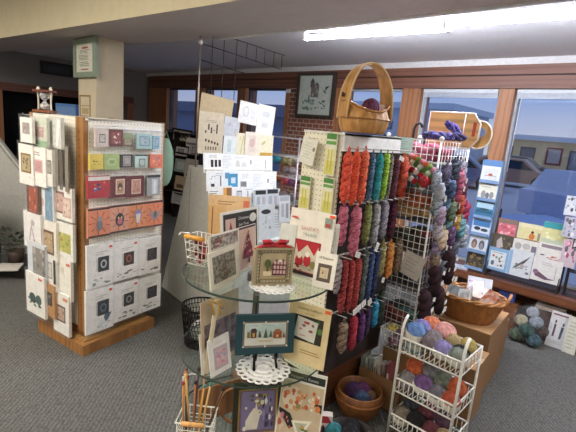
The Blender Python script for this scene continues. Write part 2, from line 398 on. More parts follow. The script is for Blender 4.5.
# ---------------------------------------------------------------- lamps
for i, (x0, x1) in enumerate(((-2.39, -1.275), (-1.26, -.15))):
    e = E('fluorescent_light', ['white fluorescent tube light on the ceiling above the handled basket', 'white fluorescent tube light on the ceiling at the upper right corner'][i], 'light', ((x0 + x1) / 2, [2.715, 2.72][i], 2.30), 5.8); w = (x1 - x0) / 2
    b = B(); b.box(-w, -.022, .045, w, .022, .0995, M('d9dade', rough=.4)); b.done('batten', e)
    b = B(); b.tube([(-w + .02, 0, 0), (w - .02, 0, 0)], .016, M('eef2ff', 'emit', 165), 10); b.done('lamp_tube', e)
    for sx in (-1, 1):
        b = B(); b.box(sx * w - .012, -.02, -.02, sx * w + .012, .02, .035, 'e4e4e4'); b.done('lamp_holder', e)
def area(x, y, z, sx, sy, pw, col, rot=(0, 0, 0)):
    l = bpy.data.lights.new('unseen_lamp', 'AREA'); l.shape = 'RECTANGLE'; l.size = sx; l.size_y = sy; l.energy = pw; l.color = col
    o = bpy.data.objects.new('unseen_lamp', l); COL.objects.link(o); o.location = (x, y, z); o.rotation_euler = rot; return o
WARM = (1, .93, .83)
for x_, y_, p_ in ((-6.2, -.2, 26), (-3.6, -.7, 56), (-2.2, -.2, 30), (-.6, -1.2, 32), (1.4, .2, 20), (-2.2, -2.2, 30), (.6, -2.4, 30)): area(x_, y_, 2.74, 1.3, .6, p_, WARM)  # unseen front-room lights without fixtures, more added and spread wide for even fill
area(1.2, 2.9, 2.36, 1.2, .2, 40, (.95, .97, 1))
# dusk sky
wd = bpy.data.worlds.new('World'); SC.world = wd; wd.use_nodes = True; nt = wd.node_tree; nt.nodes.clear()
wo = nt.nodes.new('ShaderNodeOutputWorld'); bg = nt.nodes.new('ShaderNodeBackground'); tcw = nt.nodes.new('ShaderNodeTexCoord'); sp = nt.nodes.new('ShaderNodeSeparateXYZ'); rp = nt.nodes.new('ShaderNodeValToRGB')
nt.links.new(tcw.outputs['Generated'], sp.inputs[0]); nt.links.new(sp.outputs[2], rp.inputs[0]); nt.links.new(rp.outputs[0], bg.inputs[0]); nt.links.new(bg.outputs[0], wo.inputs[0])
rp.color_ramp.elements[0].position = 0; rp.color_ramp.elements[0].color = lin('e0e0e4'); rp.color_ramp.elements[1].position = .16; rp.color_ramp.elements[1].color = lin('7fb2f0')
_e = rp.color_ramp.elements.new(.6); _e.color = lin('b4c6e0')
bg.inputs[1].default_value = .8

# ---------------------------------------------------------------- street outside
b = B(); b.box(-60, 4.65, -.45, 40, 90, -.25, M('c2c2cc', rough=.9)); S(b.done('ground_outside'))
def building(label, x0, x1, y, h, wall, roof, wins=()):
    e = E('building', label, 'building', ((x0 + x1) / 2, y, -.25)); w = (x1 - x0) / 2
    b = B(); b.box(-w, 0, 0, w, 6, h, M(wall, rough=.8, scale=2)); b.done('wall', e)
    b = B(); b.box(-w - .2, -.25, h, w + .2, 6.2, h + .35, M(roof, rough=.7)); b.done('roof', e)
    for (u, v, ww, hh, c, c2) in wins:
        b = B(); b.box(u, -.05, v, u + ww, 0, v + hh, c); f = b.done('window', e)
        b = B(); b.box(u + .12, -.08, v + .12, u + ww - .12, -.05, v + hh - .12, c2); b.done('pane', f)
building('tan flat roofed building across the street beyond the right window', -11.6, -5.2, 35, 2.5, 'f2cf98', 'dfe3ea', [(-2.2, 1.0, .8, 1.0, '6b5d58', '8d8078'), (-.9, .5, 1.0, 1.5, '55505a', '6d6a75'), (.8, .9, 1.0, 1.2, 'a04a48', 'c9b6a8'), (2.2, .3, .8, 1.7, '6a6460', '8b8a90')])
building('low dark building outside beyond the left windows', -19, -9.2, 9.5, 2.15, '737c96', '5e6884', [(-3, .9, 1.2, 1, '202a44', '33405f')])
building('long pale grey building outside beyond the middle windows', -16.5, -10.2, 24, 3.6, 'c3cbd8', 'd5deec', [(-2, .8, 1.4, 1.2, '404a66', '55617f'), (1, .8, 1.4, 1.2, '404a66', '55617f')])
def car(label, x, y, rz, col, s=1.0):
    e = E('car', label, 'car', (x, y, -.25), rz); m = M(col, rough=.3)
    b = B(); b.prism([(-2.1, .25), (2.1, .25), (2.15, .7), (1.2, .85), (.6, 1.35), (-1.1, 1.38), (-1.7, .9), (-2.15, .85)], 'y', -.8 * s, .8 * s, m); b.done('body', e)
    b = B(); b.prism([(1.05, .88), (.55, 1.28), (-1.0, 1.3), (-1.5, .92)], 'y', -.815 * s, .815 * s, M('28303e', rough=.1)); b.done('car_window', e)
    for sx in (-1.3, 1.35):
        for sy in (-.72, .72):
            b = B(); b.tube([(sx, sy - .1, .31), (sx, sy + .1, .31)], .31, M('17181b'), 14); b.done('wheel', e)
car('dark parked car in front of the tan building outside', -8.0, 30, 4, '6a665f'); car('brown parked car outside below the tan building', -6.4, 23, 8, 'b58a70'); car('pale blue grey car parked nearest outside the right window', -1.75, 14, 75, 'b0b8d2'); car('grey car parked outside beyond the middle window', -7.6, 19, 15, '77809a')
car('white car parked outside beyond the middle window', -9.5, 20.5, 12, 'a9b4cc')
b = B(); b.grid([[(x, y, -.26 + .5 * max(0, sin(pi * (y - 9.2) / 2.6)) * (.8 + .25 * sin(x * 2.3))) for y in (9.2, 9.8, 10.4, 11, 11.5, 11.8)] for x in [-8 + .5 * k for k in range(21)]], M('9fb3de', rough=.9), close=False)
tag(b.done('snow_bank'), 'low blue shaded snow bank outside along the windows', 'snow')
# ---------------------------------------------------------------- left revolving rack of kits
rk = E('display_rack', 'tall square pegboard rack with wooden corner posts hung with stitching kits', 'display rack', (-2.758, 1.115, 0), 10)
OAK = M('9a6c3e', 'wood', .5); PEG = 'ebe6d8'
W1, W2, Z0, Z1 = .64, .635, .15, 1.556
b = B(); b.box(-.50, -.06, 0, .06, .53, .075, OAK); b.box(-.47, -.03, .075, .03, .50, .092, M('a07c4a', 'wood', .5)); b.done('base', rk)
b = B(); b.box(-.43, .0, .092, -.02, .46, .15, M('7c5027', 'wood', .6)); b.done('plinth', rk)
for nm, q, k in (('pegboard', (-.014, .03, Z0, 0, W2 - .01, Z1), 'pegY'), ('pegboard', (-W1, .006, Z0, -.085, .018, Z1), 'pegX'), ('pegboard', (-W1, W2 - .02, Z0, -.03, W2 - .006, Z1), 'pegX'), ('pegboard', (-W1, .02, Z0, -W1 + .012, W2 - .02, Z1), 'pegY')):
    b = B(); b.box(*q, M(PEG, k, .5)); b.done(nm, rk)
for q in ((-.085, -.004, Z0 - .02, -.004, .03, Z1 + .004), (-.04, W2 - .03, Z0, 0, W2, Z1 + .004), (-W1, W2 - .03, Z0, -W1 + .04, W2, Z1 + .004), (-W1, .0, Z0, -W1 + .03, .03, Z1 + .004)):
    b = B(); b.box(*q, OAK)
    if q[0] == -.085:
        for k in range(26): b.tube([(-.045, -.0045, .22 + k * .05), (-.045, -.0052, .22 + k * .05)], .006, M('6b4320'), 8)
    b.done('corner_post', rk)
b = B(); b.box(-W1, .01, Z1 - .014, 0, W2, Z1, M('d9d4c6')); b.done('top_panel', rk)
for z in (1.50, 1.325, 1.155, .985, .735, .465):
    b = B(); b.tube([(.012, .04, z), (.012, W2 - .03, z)], .003, M('e6e3dc', rough=.3), 5); b.box(.001, .035, z - .02, .004, W2 - .03, z + .012, M('f4f2ec', rough=.2)); b.done('hang_rail', rk)
GL = 'kits hanging on the left face of the wooden posted rack'; GR = 'kits hanging on the right face of the wooden posted rack'
def kl(label, P, base, art, **k): return card('chart_pack', label, 'stitching kit', (P[0], P[1], P[2] - P[4] * .07, P[3] * 1.13, P[4] * 1.14), 10 + k.pop('dy', 0), base, art, group=GL, rough=.25, t=.018, extra=bagged, **k)
kl('white kit with grey square picture, top row, far left of the left rack', (-3.1782,0.9191,1.3742,0.1324,0.1411), 'efece6', [('r', .2, .35, .8, .8, 'a59a95'), ('s', .25, .4, .75, .75, ['7f7a78', 'c2b2ab'], 7, 3)])
kl('green bordered kit with rosy square, top row of the rack left face', (-3.112,0.9713,1.3558,0.1772,0.1665), 'cdd2c2', pic(.1, .3, .9, .72, 'd9cfc6', 'b79a92', ['9a7b76', 'cfb9ad'], 6, 4) + [('r', 0, 0, 1, .22, '8fae8a')])
kl('shiny clear bagged pale kit, top row next to the wooden post', (-2.958,1.0188,1.3647,0.2179,0.1684), 'd5d3cd', [('s', .05, .1, .5, .9, ['b5bcc0', 'e8e6e2', '9fb0b4'], 10, 5), ('p', [(.55, .05), (.75, .1), (.95, .9), (.7, .95)], 'f7f5f0')], dy=-14)
kl('white kit with gold framed sampler, second row at far left', (-3.2161,0.9225,1.0985,0.1622,0.2348), 'f1eee8', pic(.15, .3, .85, .78, '8a7048', 'b9a67c', ['6f6248', 'a08a5f'], 8, 6))
kl('white kit with small pink heart square, second row of left face', (-3.0828,0.9562,1.104,0.1539,0.223), 'f3f0ea', pic(.2, .35, .8, .7, 'e3c5c2', 'c99a9a', ['b07c80', 'd9b2b0'], 6, 7) + [('L', .2, .78, .8, .9, 2, 'a39e99')])
kl('narrow white kit with grey oval frame, second row centre of left face', (-2.9869,0.9833,1.1175,0.0829,0.2064), 'e9e6df', pic(.2, .35, .9, .72, '6e6a62', 'a6a198', ['7b776d'], 4, 8))
for i, (x0, x1, c) in enumerate(((52, 57, 'b3aca0'), (57, 62, '7d756b'), (62, 68, 'a99f92'))):
    kl(['edge turned tan packet beside the white kits in the second row', 'edge turned dark packet mid second row stack', 'edge turned beige packet in the second row nearest the wooden post'][i], [(-2.9766,1.0155,1.1113,0.0587,0.2205), (-2.9194,1.0256,1.1132,0.0574,0.2307), (-2.8527,1.0374,1.1102,0.0782,0.2465)][i], c, [('r', .1, .05, .35, .95, ['d6d0c6', '4e4842', 'cdc5ba'][i]), ('r', .6, .1, .75, .9, ['8d857a', 'b7afa4', '6c655c'][i])], dy=[-25, -30, -34][i])
kl('red brown kit with rust picture, third row at far left', (-3.1697,0.9409,0.8864,0.1358,0.2137), '6d4b40', [('r', .2, .1, .85, .85, 'a6533e'), ('s', .2, .1, .85, .85, ['8c3a2d', 'c77f63', '6e4438'], 8, 9)])
kl('white and blue striped kit with small face, third row of left face', (-3.0575,0.981,0.885,0.179,0.2237), 'e8e8e6', [('r', .5, 0, .95, 1, '7d9db5'), ('o', .3, .45, .14, .12, 'd2b3a8'), ('s', .55, .1, .9, .9, ['6688a4', '9db6c8'], 6, 10)])
kl('white kit with pink double frame picture, third row next to post', (-2.9013,1.0288,0.9063,0.2085,0.1916), 'eeebe4', pic(.05, .2, .62, .85, '8c6a62', 'c8a79d', ['a98279', 'e0c7bd'], 8, 11) + pic(.55, .12, .95, .72, 'cfb0a4', 'dfc9bd', ['b98f84'], 5, 12))
kl('pale lilac kit with slender reindeer outline, fourth row at far left', (-3.1879,0.9376,0.6571,0.1983,0.2216), 'ece9e8', [('p', [(.3, .2), (.36, .2), (.55, .8), (.48, .8)], 'b9aeb6'), ('p', [(.6, .2), (.66, .2), (.5, .6), (.44, .6)], 'b9aeb6'), ('o', .55, .72, .12, .08, 'c3b8be')])
kl('kit with brown framed sampler on white, fourth row of left face', (-3.0341,0.9851,0.612,0.1807,0.2387), 'efe9df', pic(.15, .15, .85, .75, '6e4c36', 'b79c78', ['8a6a4c', 'c9b48e'], 8, 13))
kl('white kit with yellow green meadow picture, fourth row next to post', (-2.8864,1.0314,0.645,0.1875,0.2187), 'eeece4', [('r', .12, .2, .88, .72, 'b8b560'), ('s', .12, .2, .88, .72, ['8c9c4a', 'd6cd84', 'a7864e'], 9, 14)])
kl('pale blue kit with grey photo of children, fifth row at far left', (-3.1499,0.9443,0.427,0.1984,0.242), 'd4dbe2', [('r', .3, .2, 1, .9, '8e8a86'), ('s', .3, .2, 1, .9, ['6f6a68', 'b6afa8', 'c9b3a4'], 9, 15)])
kl('white kit with grey arched window picture, fifth row of left face', (-3.0254,0.9866,0.3992,0.145,0.2315), 'edeae4', pic(.12, .3, .72, .75, 'a39e9c', 'cfc9c4', ['8d888a'], 5, 16) + [('r', .8, .2, .97, .85, '2c2624')])
kl('plain creamy kit with faint floral print, fifth row next to post', (-2.9096,1.0273,0.3637,0.1747,0.2498), 'efece2', [('s', .2, .2, .8, .8, ['dccfc0', 'cdd2bf', 'e2d4c9'], 8, 17)], sticker=(.75, .86, .2, .06, 'e0704c'))
kl('white kit with dark green wheeled cart picture, bottom row at far left', (-3.1561,0.9331,0.181,0.2158,0.2652), 'efeee8', [('o', .35, .4, .18, .12, '3e5552'), ('o', .68, .4, .16, .12, '46625c'), ('s', .1, .2, .9, .5, ['5e7a70', '7f9688', '384a48'], 9, 18)], sticker=(.7, .9, .2, .05, 'dd6a48'))
kl('tan kraft kit with small dark square, bottom row of left face', (-3.0273,0.9761,0.2027,0.1346,0.2084), 'b98a58', pic(.15, .35, .8, .75, '2f2c2a', '4b4644', ['8b837c'], 4, 19))
kl('white kit with rounded brown gingerbread frame, bottom row next to post', (-2.917,1.0159,0.1077,0.1662,0.2588), 'efece6', pic(.2, .3, .78, .7, '59473e', 'bda392', ['8b6757', 'd9c3b1'], 6, 20), sticker=(.65, .85, .28, .07, 'e08a66'))
kl('brown kraft kit hanging lowest under the tan kit', (-3.1331,0.9981,0.0656,0.2012,0.1097), 'a5794e', [('L', .1, .2, .9, .8, 3, '84603c')])
def kr(label, P, base, art, **k): return card('chart_pack', label, 'stitching kit', P, 100 + k.pop('dy', 0), base, art, group=GR, rough=.25, t=.018, extra=bagged, **k)
kr('pale pink kit with small dark square, first in top row of rack right face', (-2.7243,1.2117,1.3851,0.0905,0.1118), 'd6c7bf', pic(.28, .25, .75, .72, '3d3836', 'cfc4bb', ['6a625e', '8d857f'], 5, 21))
kr('maroon kit with white lettered square, second in top row of right face', (-2.7414,1.3089,1.3926,0.107,0.1055), '6b2a2c', [('r', .18, .12, .85, .85, '8f4a45')] + [('s', .22, .15, .8, .8, ['e9ddd2', 'd8b9ac', '6b2a2c'], 10, 22)])
kr('green and brown kit half hidden behind maroon kit, top row', (-2.7677,1.4002,1.3896,0.0898,0.089), '5b4c38', [('r', 0, .55, 1, 1, '93a27c')] + pic(.2, .1, .9, .6, '8b7f66', 'a79f86', ['6b604c'], 5, 23))
kr('pale teal kit with blue framed square, fourth in top row', (-2.7692,1.5242,1.3759,0.1131,0.1022), 'a9c8cb', pic(.18, .2, .85, .85, '6f98a4', 'a8bcc6', ['7f95ad', 'c3d2d6'], 7, 24), dy=-12)
kr('teal blue kit turned sideways, last in top row of right face', (-2.7872,1.626,1.3731,0.0932,0.0947), '8fb7c2', pic(.25, .2, .9, .85, '577f92', '9fb3c6', ['7288a4'], 6, 25), dy=22)
kr('bright yellow kit with dark bird picture, first in second row', (-2.7179,1.1756,1.244,0.0929,0.0973), 'dfc75a', [('s', .2, .25, .85, .65, ['5c5a34', '8b8a4c', 'bfae4e', '3e3f28'], 9, 26)])
kr('spring green kit with pale oval, second in second row', (-2.7365,1.2808,1.2405,0.1137,0.1005), 'a6bb78', [('o', .5, .5, .3, .25, 'bccb98'), ('o', .5, .5, .2, .14, '93aa68')])
kr('black kit with grey square cottage, middle of second row', (-2.7558,1.3905,1.2504,0.094,0.087), '34302e', [('r', .2, .1, .85, .9, '9d9a96')] + pic(.28, .2, .78, .8, '7d7a78', 'b2aeaa', ['68635f', '8d8884'], 6, 27))
kr('mint kit with dark framed window, fourth in second row', (-2.7766,1.5083,1.247,0.1048,0.09), 'bcd3cb', [('r', 0, .88, 1, 1, '29343a')] + pic(.3, .08, .8, .68, '3d4a4a', 'b9c4bd', ['6f8480'], 5, 28))
kr('orange kit with bluish figure, last in second row', (-2.7992,1.6368,1.2397,0.1126,0.0969), 'd9795a', [('s', .2, .15, .85, .85, ['8f7f98', 'e7a183', 'b8604a', 'c9a89f'], 10, 29)])
kr('large red kit with blue patchwork horse, first in third row', (-2.7207,1.1916,1.0601,0.1546,0.142), 'b32f38', [('r', 0, .8, 1, .97, 'e3ddd6'), ('s', .25, .3, .78, .78, ['2c3a6e', '4c66a8', 'e9e2da', 'd7a45a', '2c3a6e'], 13, 30)])
kr('maroon kit with cream portrait oval, second in third row', (-2.7454,1.3318,1.0508,0.1301,0.1416), '601c26', [('r', .32, .15, .85, .88, 'ddc9ad'), ('r', .38, .2, .79, .82, 'b98f73'), ('o', .58, .5, .14, .2, '4b3a34'), ('o', .58, .42, .08, .08, 'd9b48e')])
kr('maroon kit with cream angel portrait, third in third row', (-2.769,1.4651,1.0424,0.1407,0.1472), '66202a', [('r', .25, .15, .8, .85, 'dcc6ac'), ('r', .3, .2, .75, .8, 'c08f7c'), ('s', .32, .22, .73, .78, ['a7505a', 'e3cbb2', '8f6a58', 'd9a99a'], 8, 31)])
kr('grey kit with white monument picture, last in third row', (-2.7958,1.6174,1.04,0.1171,0.1499), '9c9f9e', [('r', 0, .88, 1, 1, '2b2d2e'), ('r', .35, .08, .8, .8, 'c8ccd0'), ('r', .48, .1, .66, .72, 'e7e9ec')])
HALL = ['grey owl on a branch', 'black cat face in a wreath', 'lantern scarecrow', 'grey bat wings']
for i, P in enumerate(((-2.7206,1.191,0.8012,0.1571,0.1934), (-2.7468,1.3394,0.8074,0.1444,0.1915), (-2.7725,1.4855,0.8095,0.1528,0.1887), (-2.7985,1.6328,0.8057,0.1473,0.1927))):
    rr = random.Random(40 + i); web = []
    for k in range(9):
        a0 = k * 2 * pi / 9 + .3; web.append(('p', [(.5 + .15 * cos(a0), .5 + .12 * sin(a0)), (.5 + .48 * cos(a0 + .05), .5 + .40 * sin(a0 + .05)), (.5 + .48 * cos(a0 + .13), .5 + .40 * sin(a0 + .13))], '7d4034'))
    body = [[('o', .5, .42, .13, .2, '76767c'), ('o', .5, .62, .09, .09, '8b8b92'), ('p', [(.35, .28), (.2, .2), (.42, .34)], '5b5b62')], [('o', .5, .48, .22, .24, '2c2a34'), ('o', .5, .42, .14, .12, 'b0677a'), ('o', .42, .55, .04, .04, 'd8c47a'), ('o', .58, .55, .04, .04, 'd8c47a')],
            [('o', .5, .55, .2, .22, '8a7fa8'), ('p', [(.42, .25), (.58, .25), (.64, .6), (.36, .6)], 'c9c3cf'), ('o', .5, .45, .07, .1, 'e6d38a')], [('p', [(.1, .68), (.5, .5), (.9, .68), (.7, .35), (.5, .25), (.3, .35)], '8f8484'), ('o', .5, .5, .1, .14, '6b6064')]][i]
    kr('orange square halloween kit with %s, %s in fourth row' % (HALL[i], ['first', 'second', 'third', 'last'][i]), P, ['dd8a66', 'd99a80', 'dc8d5e', 'dd8159'][i], [('r', 0, .93, 1, 1, '2a1f1d'), ('r', 0, 0, 1, .07, '4a2a24')] + web + body)
SQ = [('charcoal square with white ring', '31343a', 'b9bfc6'), ('dark red brown patterned square', '3a2626', '9b5a48'), ('plain near black square', '2e2628', '4a3c40'), ('slate square with a blue folded sample', '2d3238', '5b7486'), ('black square with grey star', '2b2b2c', '8d8d8c'), ('deep plum square', '2b2830', '46404c')]
for i, P in enumerate(((-2.7222,1.2001,0.4524,0.1943,0.2997), (-2.7566,1.3948,0.4578,0.2015,0.2802), (-2.7919,1.5953,0.4525,0.207,0.2728), (-2.7215,1.1961,0.1339,0.2055,0.3124), (-2.7572,1.3984,0.1508,0.2059,0.2806), (-2.7933,1.603,0.1526,0.2117,0.268))):
    lb, c, c2 = SQ[i]
    art = [('r', .34, .38, .42, .68, 'c8c5c0'), ('r', .4, .36, .82, .7, c), ('o', .61, .53, .12, .1, c2), ('o', .61, .53, .07, .06, c), ('L', .3, .74, .8, .84, 2, 'c4c0ba')]
    art += [('s', .12, .06, .9, .24, [['9aa39c', 'b7bcb4', '7f8a80'], ['7a4f46', 'b59a84', '4c4a48'], ['4b4648', '8b8684', '2f2c2e'], ['b9c1c6'], ['8d8a84', '5c5a55', 'b0aca4'], ['3f3d40', '8d8a88']][i], 8, 60 + i)]
    if i == 3: art += [('p', [(.5, .12), (.78, .22), (.92, .38), (.66, .36)], '4f6677'), ('p', [(.46, .1), (.7, .16), (.62, .3), (.4, .22)], 'dfe3e4')]
    kr('white kit sheet with %s, %s row of right face' % (lb, ['fifth', 'bottom'][i // 3]), P, 'f0eee9', art, sticker=(.82, .88, .12, .05, 'd8453a') if i in (0, 1, 3, 4) else None)
# small things on and behind the rack
hg = E('hourglass_stand', 'small wooden hourglass with turned posts on top of the left rack', 'ornament', (-3.3137,1.0779,1.564), 25)
b = B(); b.box(-.07, -.04, 0, .07, .04, .016, M('7c4a2c', 'wood')); b.done('base', hg)
b = B(); b.box(-.07, -.035, .135, .07, .035, .15, M('5e2f20', 'wood')); b.done('cap', hg)
for s in (-1, 1):
    b = B(); b.lathe([(.001, .016), (.009, .018), (.006, .03), (.005, .07), (.007, .11), (.01, .14), (.011, .155), (.008, .168), (.001, .172)], M('d8cdbb', rough=.5), 10); b.done('turned_post', hg, (s * .055, 0, 0))
b = B(); b.lathe([(.001, .017), (.026, .02), (.03, .05), (.006, .078), (.03, .1), (.028, .13), (.001, .134)], M('cfc9c0', 'motley', .25, '7e7f86'), 16); b.done('glass_bulb', hg)
b = B(); b.box(-.16, -.1, 0, .16, .1, .27, M('6c9ee6', rough=.4)); b.box(-.15, -.102, .03, .15, -.1005, .23, '8ab4ee')
o = b.done('blue_box', None, (-6.42, 2.42, 1.40), (0, 0, R(30))); tag(o, 'blue cardboard box standing high beside the column behind the left rack', 'box')
b = B(); b.box(-6.75, 2.25, 0, -6.15, 2.62, 1.40, M('2b2321', 'wood', .5)); tag(b.done('dark_cabinet'), 'tall dark cabinet behind the left rack carrying the blue box', 'cabinet')
P = (-4.2723,1.735,1.5409,0.2384,0.2023)
framed('framed_picture', 'small thin brass framed cream print on the column under the green framed certificate', P, 0, .012, '9c7c4e', 'cbb893', [('r', .05, .5, .95, .54, 'a48a60'), ('r', .15, .1, .85, .4, 'b9a47c')])
framed('framed_certificate', 'pale green framed lettered sampler high on the cream column', (-4.2053,1.7,1.8998,0.4705,0.3368), 0, .045, '8c9c88', 'e2e0d2', [('o', .5, .86, .2, .04, 'b0604e'), ('L', .2, .66, .8, .8, 3, '5d7a62'), ('L', .15, .42, .85, .62, 4, '7c7f6a'), ('L', .2, .2, .8, .38, 3, '6f8a5a'), ('r', .3, .08, .7, .12, 'a85e54')], lean=0, fkind='plain', depth=.035)
framed('framed_sign', 'dark long framed sign high on the left wall above the doorway', (-7.87, 2.76, 2.125, .50, .2), 90, .03, '15110f', '2b2a2a', [('r', .05, .1, .95, .9, '34373b'), ('L', .2, .3, .8, .7, 2, '4b4d50')])
# green cloth bag on the far side of the rack
P = (-2.9278,1.7899,1.0826,0.0687,0.3672)
b = B(); b.sph((0, 0, P[4] / 2), P[3] / 2 + .03, .025, P[4] / 2, M('7f9d86', 'cloth', .8), 14, 12, .03, 7); b.tube([(-.03, 0, P[4] - .03), (0, 0, P[4] + .05), (.03, 0, P[4] - .03)], .004, '7f9d86', 5)
tag(b.done('cloth_bag', None, P[:3], (0, 0, R(80))), 'grey green cloth bag hanging at the far right edge of the left rack', 'bag')

# ---------------------------------------------------------------- grey stand and clutter at the left edge
GREY = M('c3c2bc', rough=.6)
st = E('display_stand', 'grey sloping end of a display stand at the left edge of the shop', 'display stand', (-4.9, 1.55, 0), 38)
b = B(); b.prism([(-1.2, 0), (.536, 0), (-.7, 1.446), (-.9, 1.446), (-1.2, 1.0)], 'y', 0, .03, GREY); b.done('end_panel', st)
b = B(); b.prism([(.536, 0), (.556, .01), (-.69, 1.47), (-.71, 1.45)], 'y', .03, .07, GREY); b.done('sloping_panel', st)
bs = E('floor_stand', 'low black shelf stand on the carpet at the left edge', 'stand', (-4.75, 1.15, 0), 38)
b = B(); b.box(-.6, -.2, .0, .35, .2, .1, '1a1918'); b.done('base', bs)
b = B(); b.box(-.6, -.2, .1, .06, -.13, .9, M('121212', rough=.5)); b.done('back_box', bs)
b = B(); b.tube([(0, 0, 0), (0, 0, .12), (0, 0, .15), (0, 0, .2)], [.035, .035, .014, .012], M('aab0b2', 'film', .1), 12); tag(b.done('bottle', None, (-4.56, 1.09, .1)), 'clear plastic bottle standing on the low black stand', 'bottle')
pl = E('potted_plant', 'small dark leafy plant on the low black stand', 'plant', (-4.60, 1.20, .1))
b = B(); b.lathe([(.001, 0), (.06, 0), (.08, .12), (.07, .12), (.06, .1), (.001, .1)], M('3a2c24'), 16); b.done('pot', pl)
b = B(); rg = random.Random(3)
for k in range(70):
    a = rg.uniform(0, 6.28); r = rg.uniform(.02, .15); z = rg.uniform(.12, .3); d = Vector((cos(a), sin(a), rg.uniform(.1, .8))).normalized(); c = Vector((r * cos(a), r * sin(a), z)); s = d.cross(Vector((0, 0, 1))).normalized() * .022
    b.face([c, c + d * .04 + s, c + d * .09, c + d * .04 - s], rg.choice(['33402f', '4a5640', '5b5f52']))
b.done('foliage', pl)
b = B(); b.box(-.13, -.1, 0, .13, .1, .012, 'cfcac3'); tag(b.done('paper_stack', None, (-4.48, 1.08, .1), (0, 0, R(60))), 'flat white paper pile on the front of the low black stand', 'paper')

# ---------------------------------------------------------------- A frame leaflet display in the middle
af = E('leaflet_display', 'grey A shaped floor display with rising rows of leaflets on its right side', 'display stand', (-2.9, 2.06, 0), -7)
GA = M('d0cfc7', rough=.55)
b = B(); b.prism([(-.60, 0), (.62, 0), (.60, .60), (.14, 1.215), (-.14, 1.215)], 'y', 0, .02, GA); b.box(-.104, -.003, 0, -.097, .001, 1.21, 'a5a49e'); b.done('end_panel', af)
b = B(); b.prism([(-.60, 0), (.62, 0), (.60, .60), (.14, 1.215), (-.14, 1.215)], 'y', .62, .64, GA); b.done('end_panel', af)
b = B(); b.prism([(-.60, 0), (-.58, 0), (-.12, 1.215), (-.14, 1.215)], 'y', .02, .62, GA); b.done('sloping_panel', af)
b = B(); b.box(-.14, 0, 1.215, .16, .64, 1.232, GA); b.done('top_board', af)
for k, (x, z) in enumerate(((.14, (-2.7275,2.3489,1.2097)[2]), (.24, (-2.6337,2.28,1.0762)[2]), (.35, (-2.5309,2.2014,0.9686)[2]), (.48, (-2.3767,2.4324,0.7058)[2]))):
    b = B(); e_ = (.67, .64, .60, .62)[k]; b.box(x - .02, .02, z - .012, x + .06, e_, z - .002, 'e4e3de'); b.box(x + .055, .02, z - .012, x + .06, e_, z + .012, M('dfe2e2', rough=.2)); b.done('leaflet_shelf', af)
b = B(); b.prism([(.62, 0), (.60, .60), (.10, 1.215), (.08, 1.19), (.56, .58), (.58, 0)], 'y', .02, .62, 'd2d4d3'); b.done('leaflet_back', af)
# black wire grid standing on its ridge
gp = E('wire_grid', 'black wire grid panel rising from the leaflet display up to the ceiling', 'wire grid', (-2.9, 2.045, 1.232), 84)
BW = M('2c2624', 'metal', .5)
b = B(); b.tube([(0, 0, 0), (0, 0, 1.0)], .006, M('a59f97', 'metal', .4), 6); b.sph((0, 0, .95), .02, .02, .02, 'cfcac2', 8, 6); b.done('pole', gp)
for z0, z1, x1 in ((1.055, .995, .84), (.945, .875, .80), (.825, .785, .42)):
    b = B(); b.tube([(0, 0, z0), (x1, 0, z1)], .0035, BW, 5); b.done('rail', gp)
for x, zt, zb in ((.105, 1.04, .30), (.21, 1.04, .30), (.33, 1.03, .30), (.43, 1.02, .90), (.53, 1.01, .89), (.62, 1.0, .885), (.72, 1.0, .88), (.81, .99, .87)):
    b = B(); b.tube([(x, 0, zb), (x, 0, zt)], .0028, BW, 5); b.done('upright_wire', gp)
GG = 'large pattern sheets clipped to the wire grid'
def gs(label, P, base, art, dy=0, **k): return card('pattern_sheet', label, 'pattern sheet', P, 84 + dy, base, art, group=GG, rough=.7, **k)
gs('blank beige sheet at the top behind the big beige sheet', (-2.8741,2.2006,1.6316,0.3061,0.1716), 'bda983', [], roll=6)
gs('big beige sheet printed with small brown cat alphabet figures', (-2.8406,2.1364,1.344,0.2286,0.3298), 'cfc2a8', [('L', .25, .74, .8, .82, 2, '9a8e78')] + [('r', .25 + .11 * i, .5 + .08 * ((i * 3) % 2), .31 + .11 * i, .56 + .08 * ((i * 2) % 3), '4a3a30') for i in range(5)] + [('o', .3 + .12 * i, .33 - .02 * i, .04, .035, '4a3a30') for i in range(5)] + [('r', .28 + .1 * i, .1, .33 + .1 * i, .18, '6b5846') for i in range(5)], roll=1)
gs('pale blue grey sheet right of the beige cat sheet', (-2.8393,2.3401,1.4886,0.1575,0.1626), 'c9ccd0', [('s', .2, .2, .8, .8, ['b3b9c2', 'd8dade'], 7, 70)], roll=5)
gs('white sheet with faint oval drawing, top of grid', (-2.8136,2.4895,1.6065,0.1959,0.1805), 'e9e8e4', [('o', .35, .55, .18, .26, 'cfd2cf'), ('o', .35, .55, .12, .18, 'e4e4e0'), ('L', .6, .3, .9, .7, 5, 'd2d2d0')], roll=6)
gs('white sheet with faint ladder sketch, top right of grid', (-2.8032,2.6838,1.5156,0.1882,0.2654), 'eceae6', [('o', .5, .7, .25, .1, 'cdd0ce'), ('o', .5, .35, .22, .1, 'd3d5d2'), ('r', .3, .2, .34, .8, 'd0d0ce')], roll=5)
gs('white sheet with pale aqua vase, beside the beige cat sheet', (-2.8305,2.3281,1.3313,0.1285,0.1651), 'e3e8e6', [('r', .3, .2, .6, .8, 'c3d5d6')], roll=2)
gs('cream sheet with yellow green branch, middle of grid', (-2.8191,2.4373,1.3339,0.113,0.1932), 'e6e0c4', [('p', [(.5, .1), (.58, .1), (.7, .9), (.62, .9)], 'c9bd78'), ('s', .3, .3, .9, .9, ['d3cb92', 'e3d6a0'], 6, 71)], roll=2)
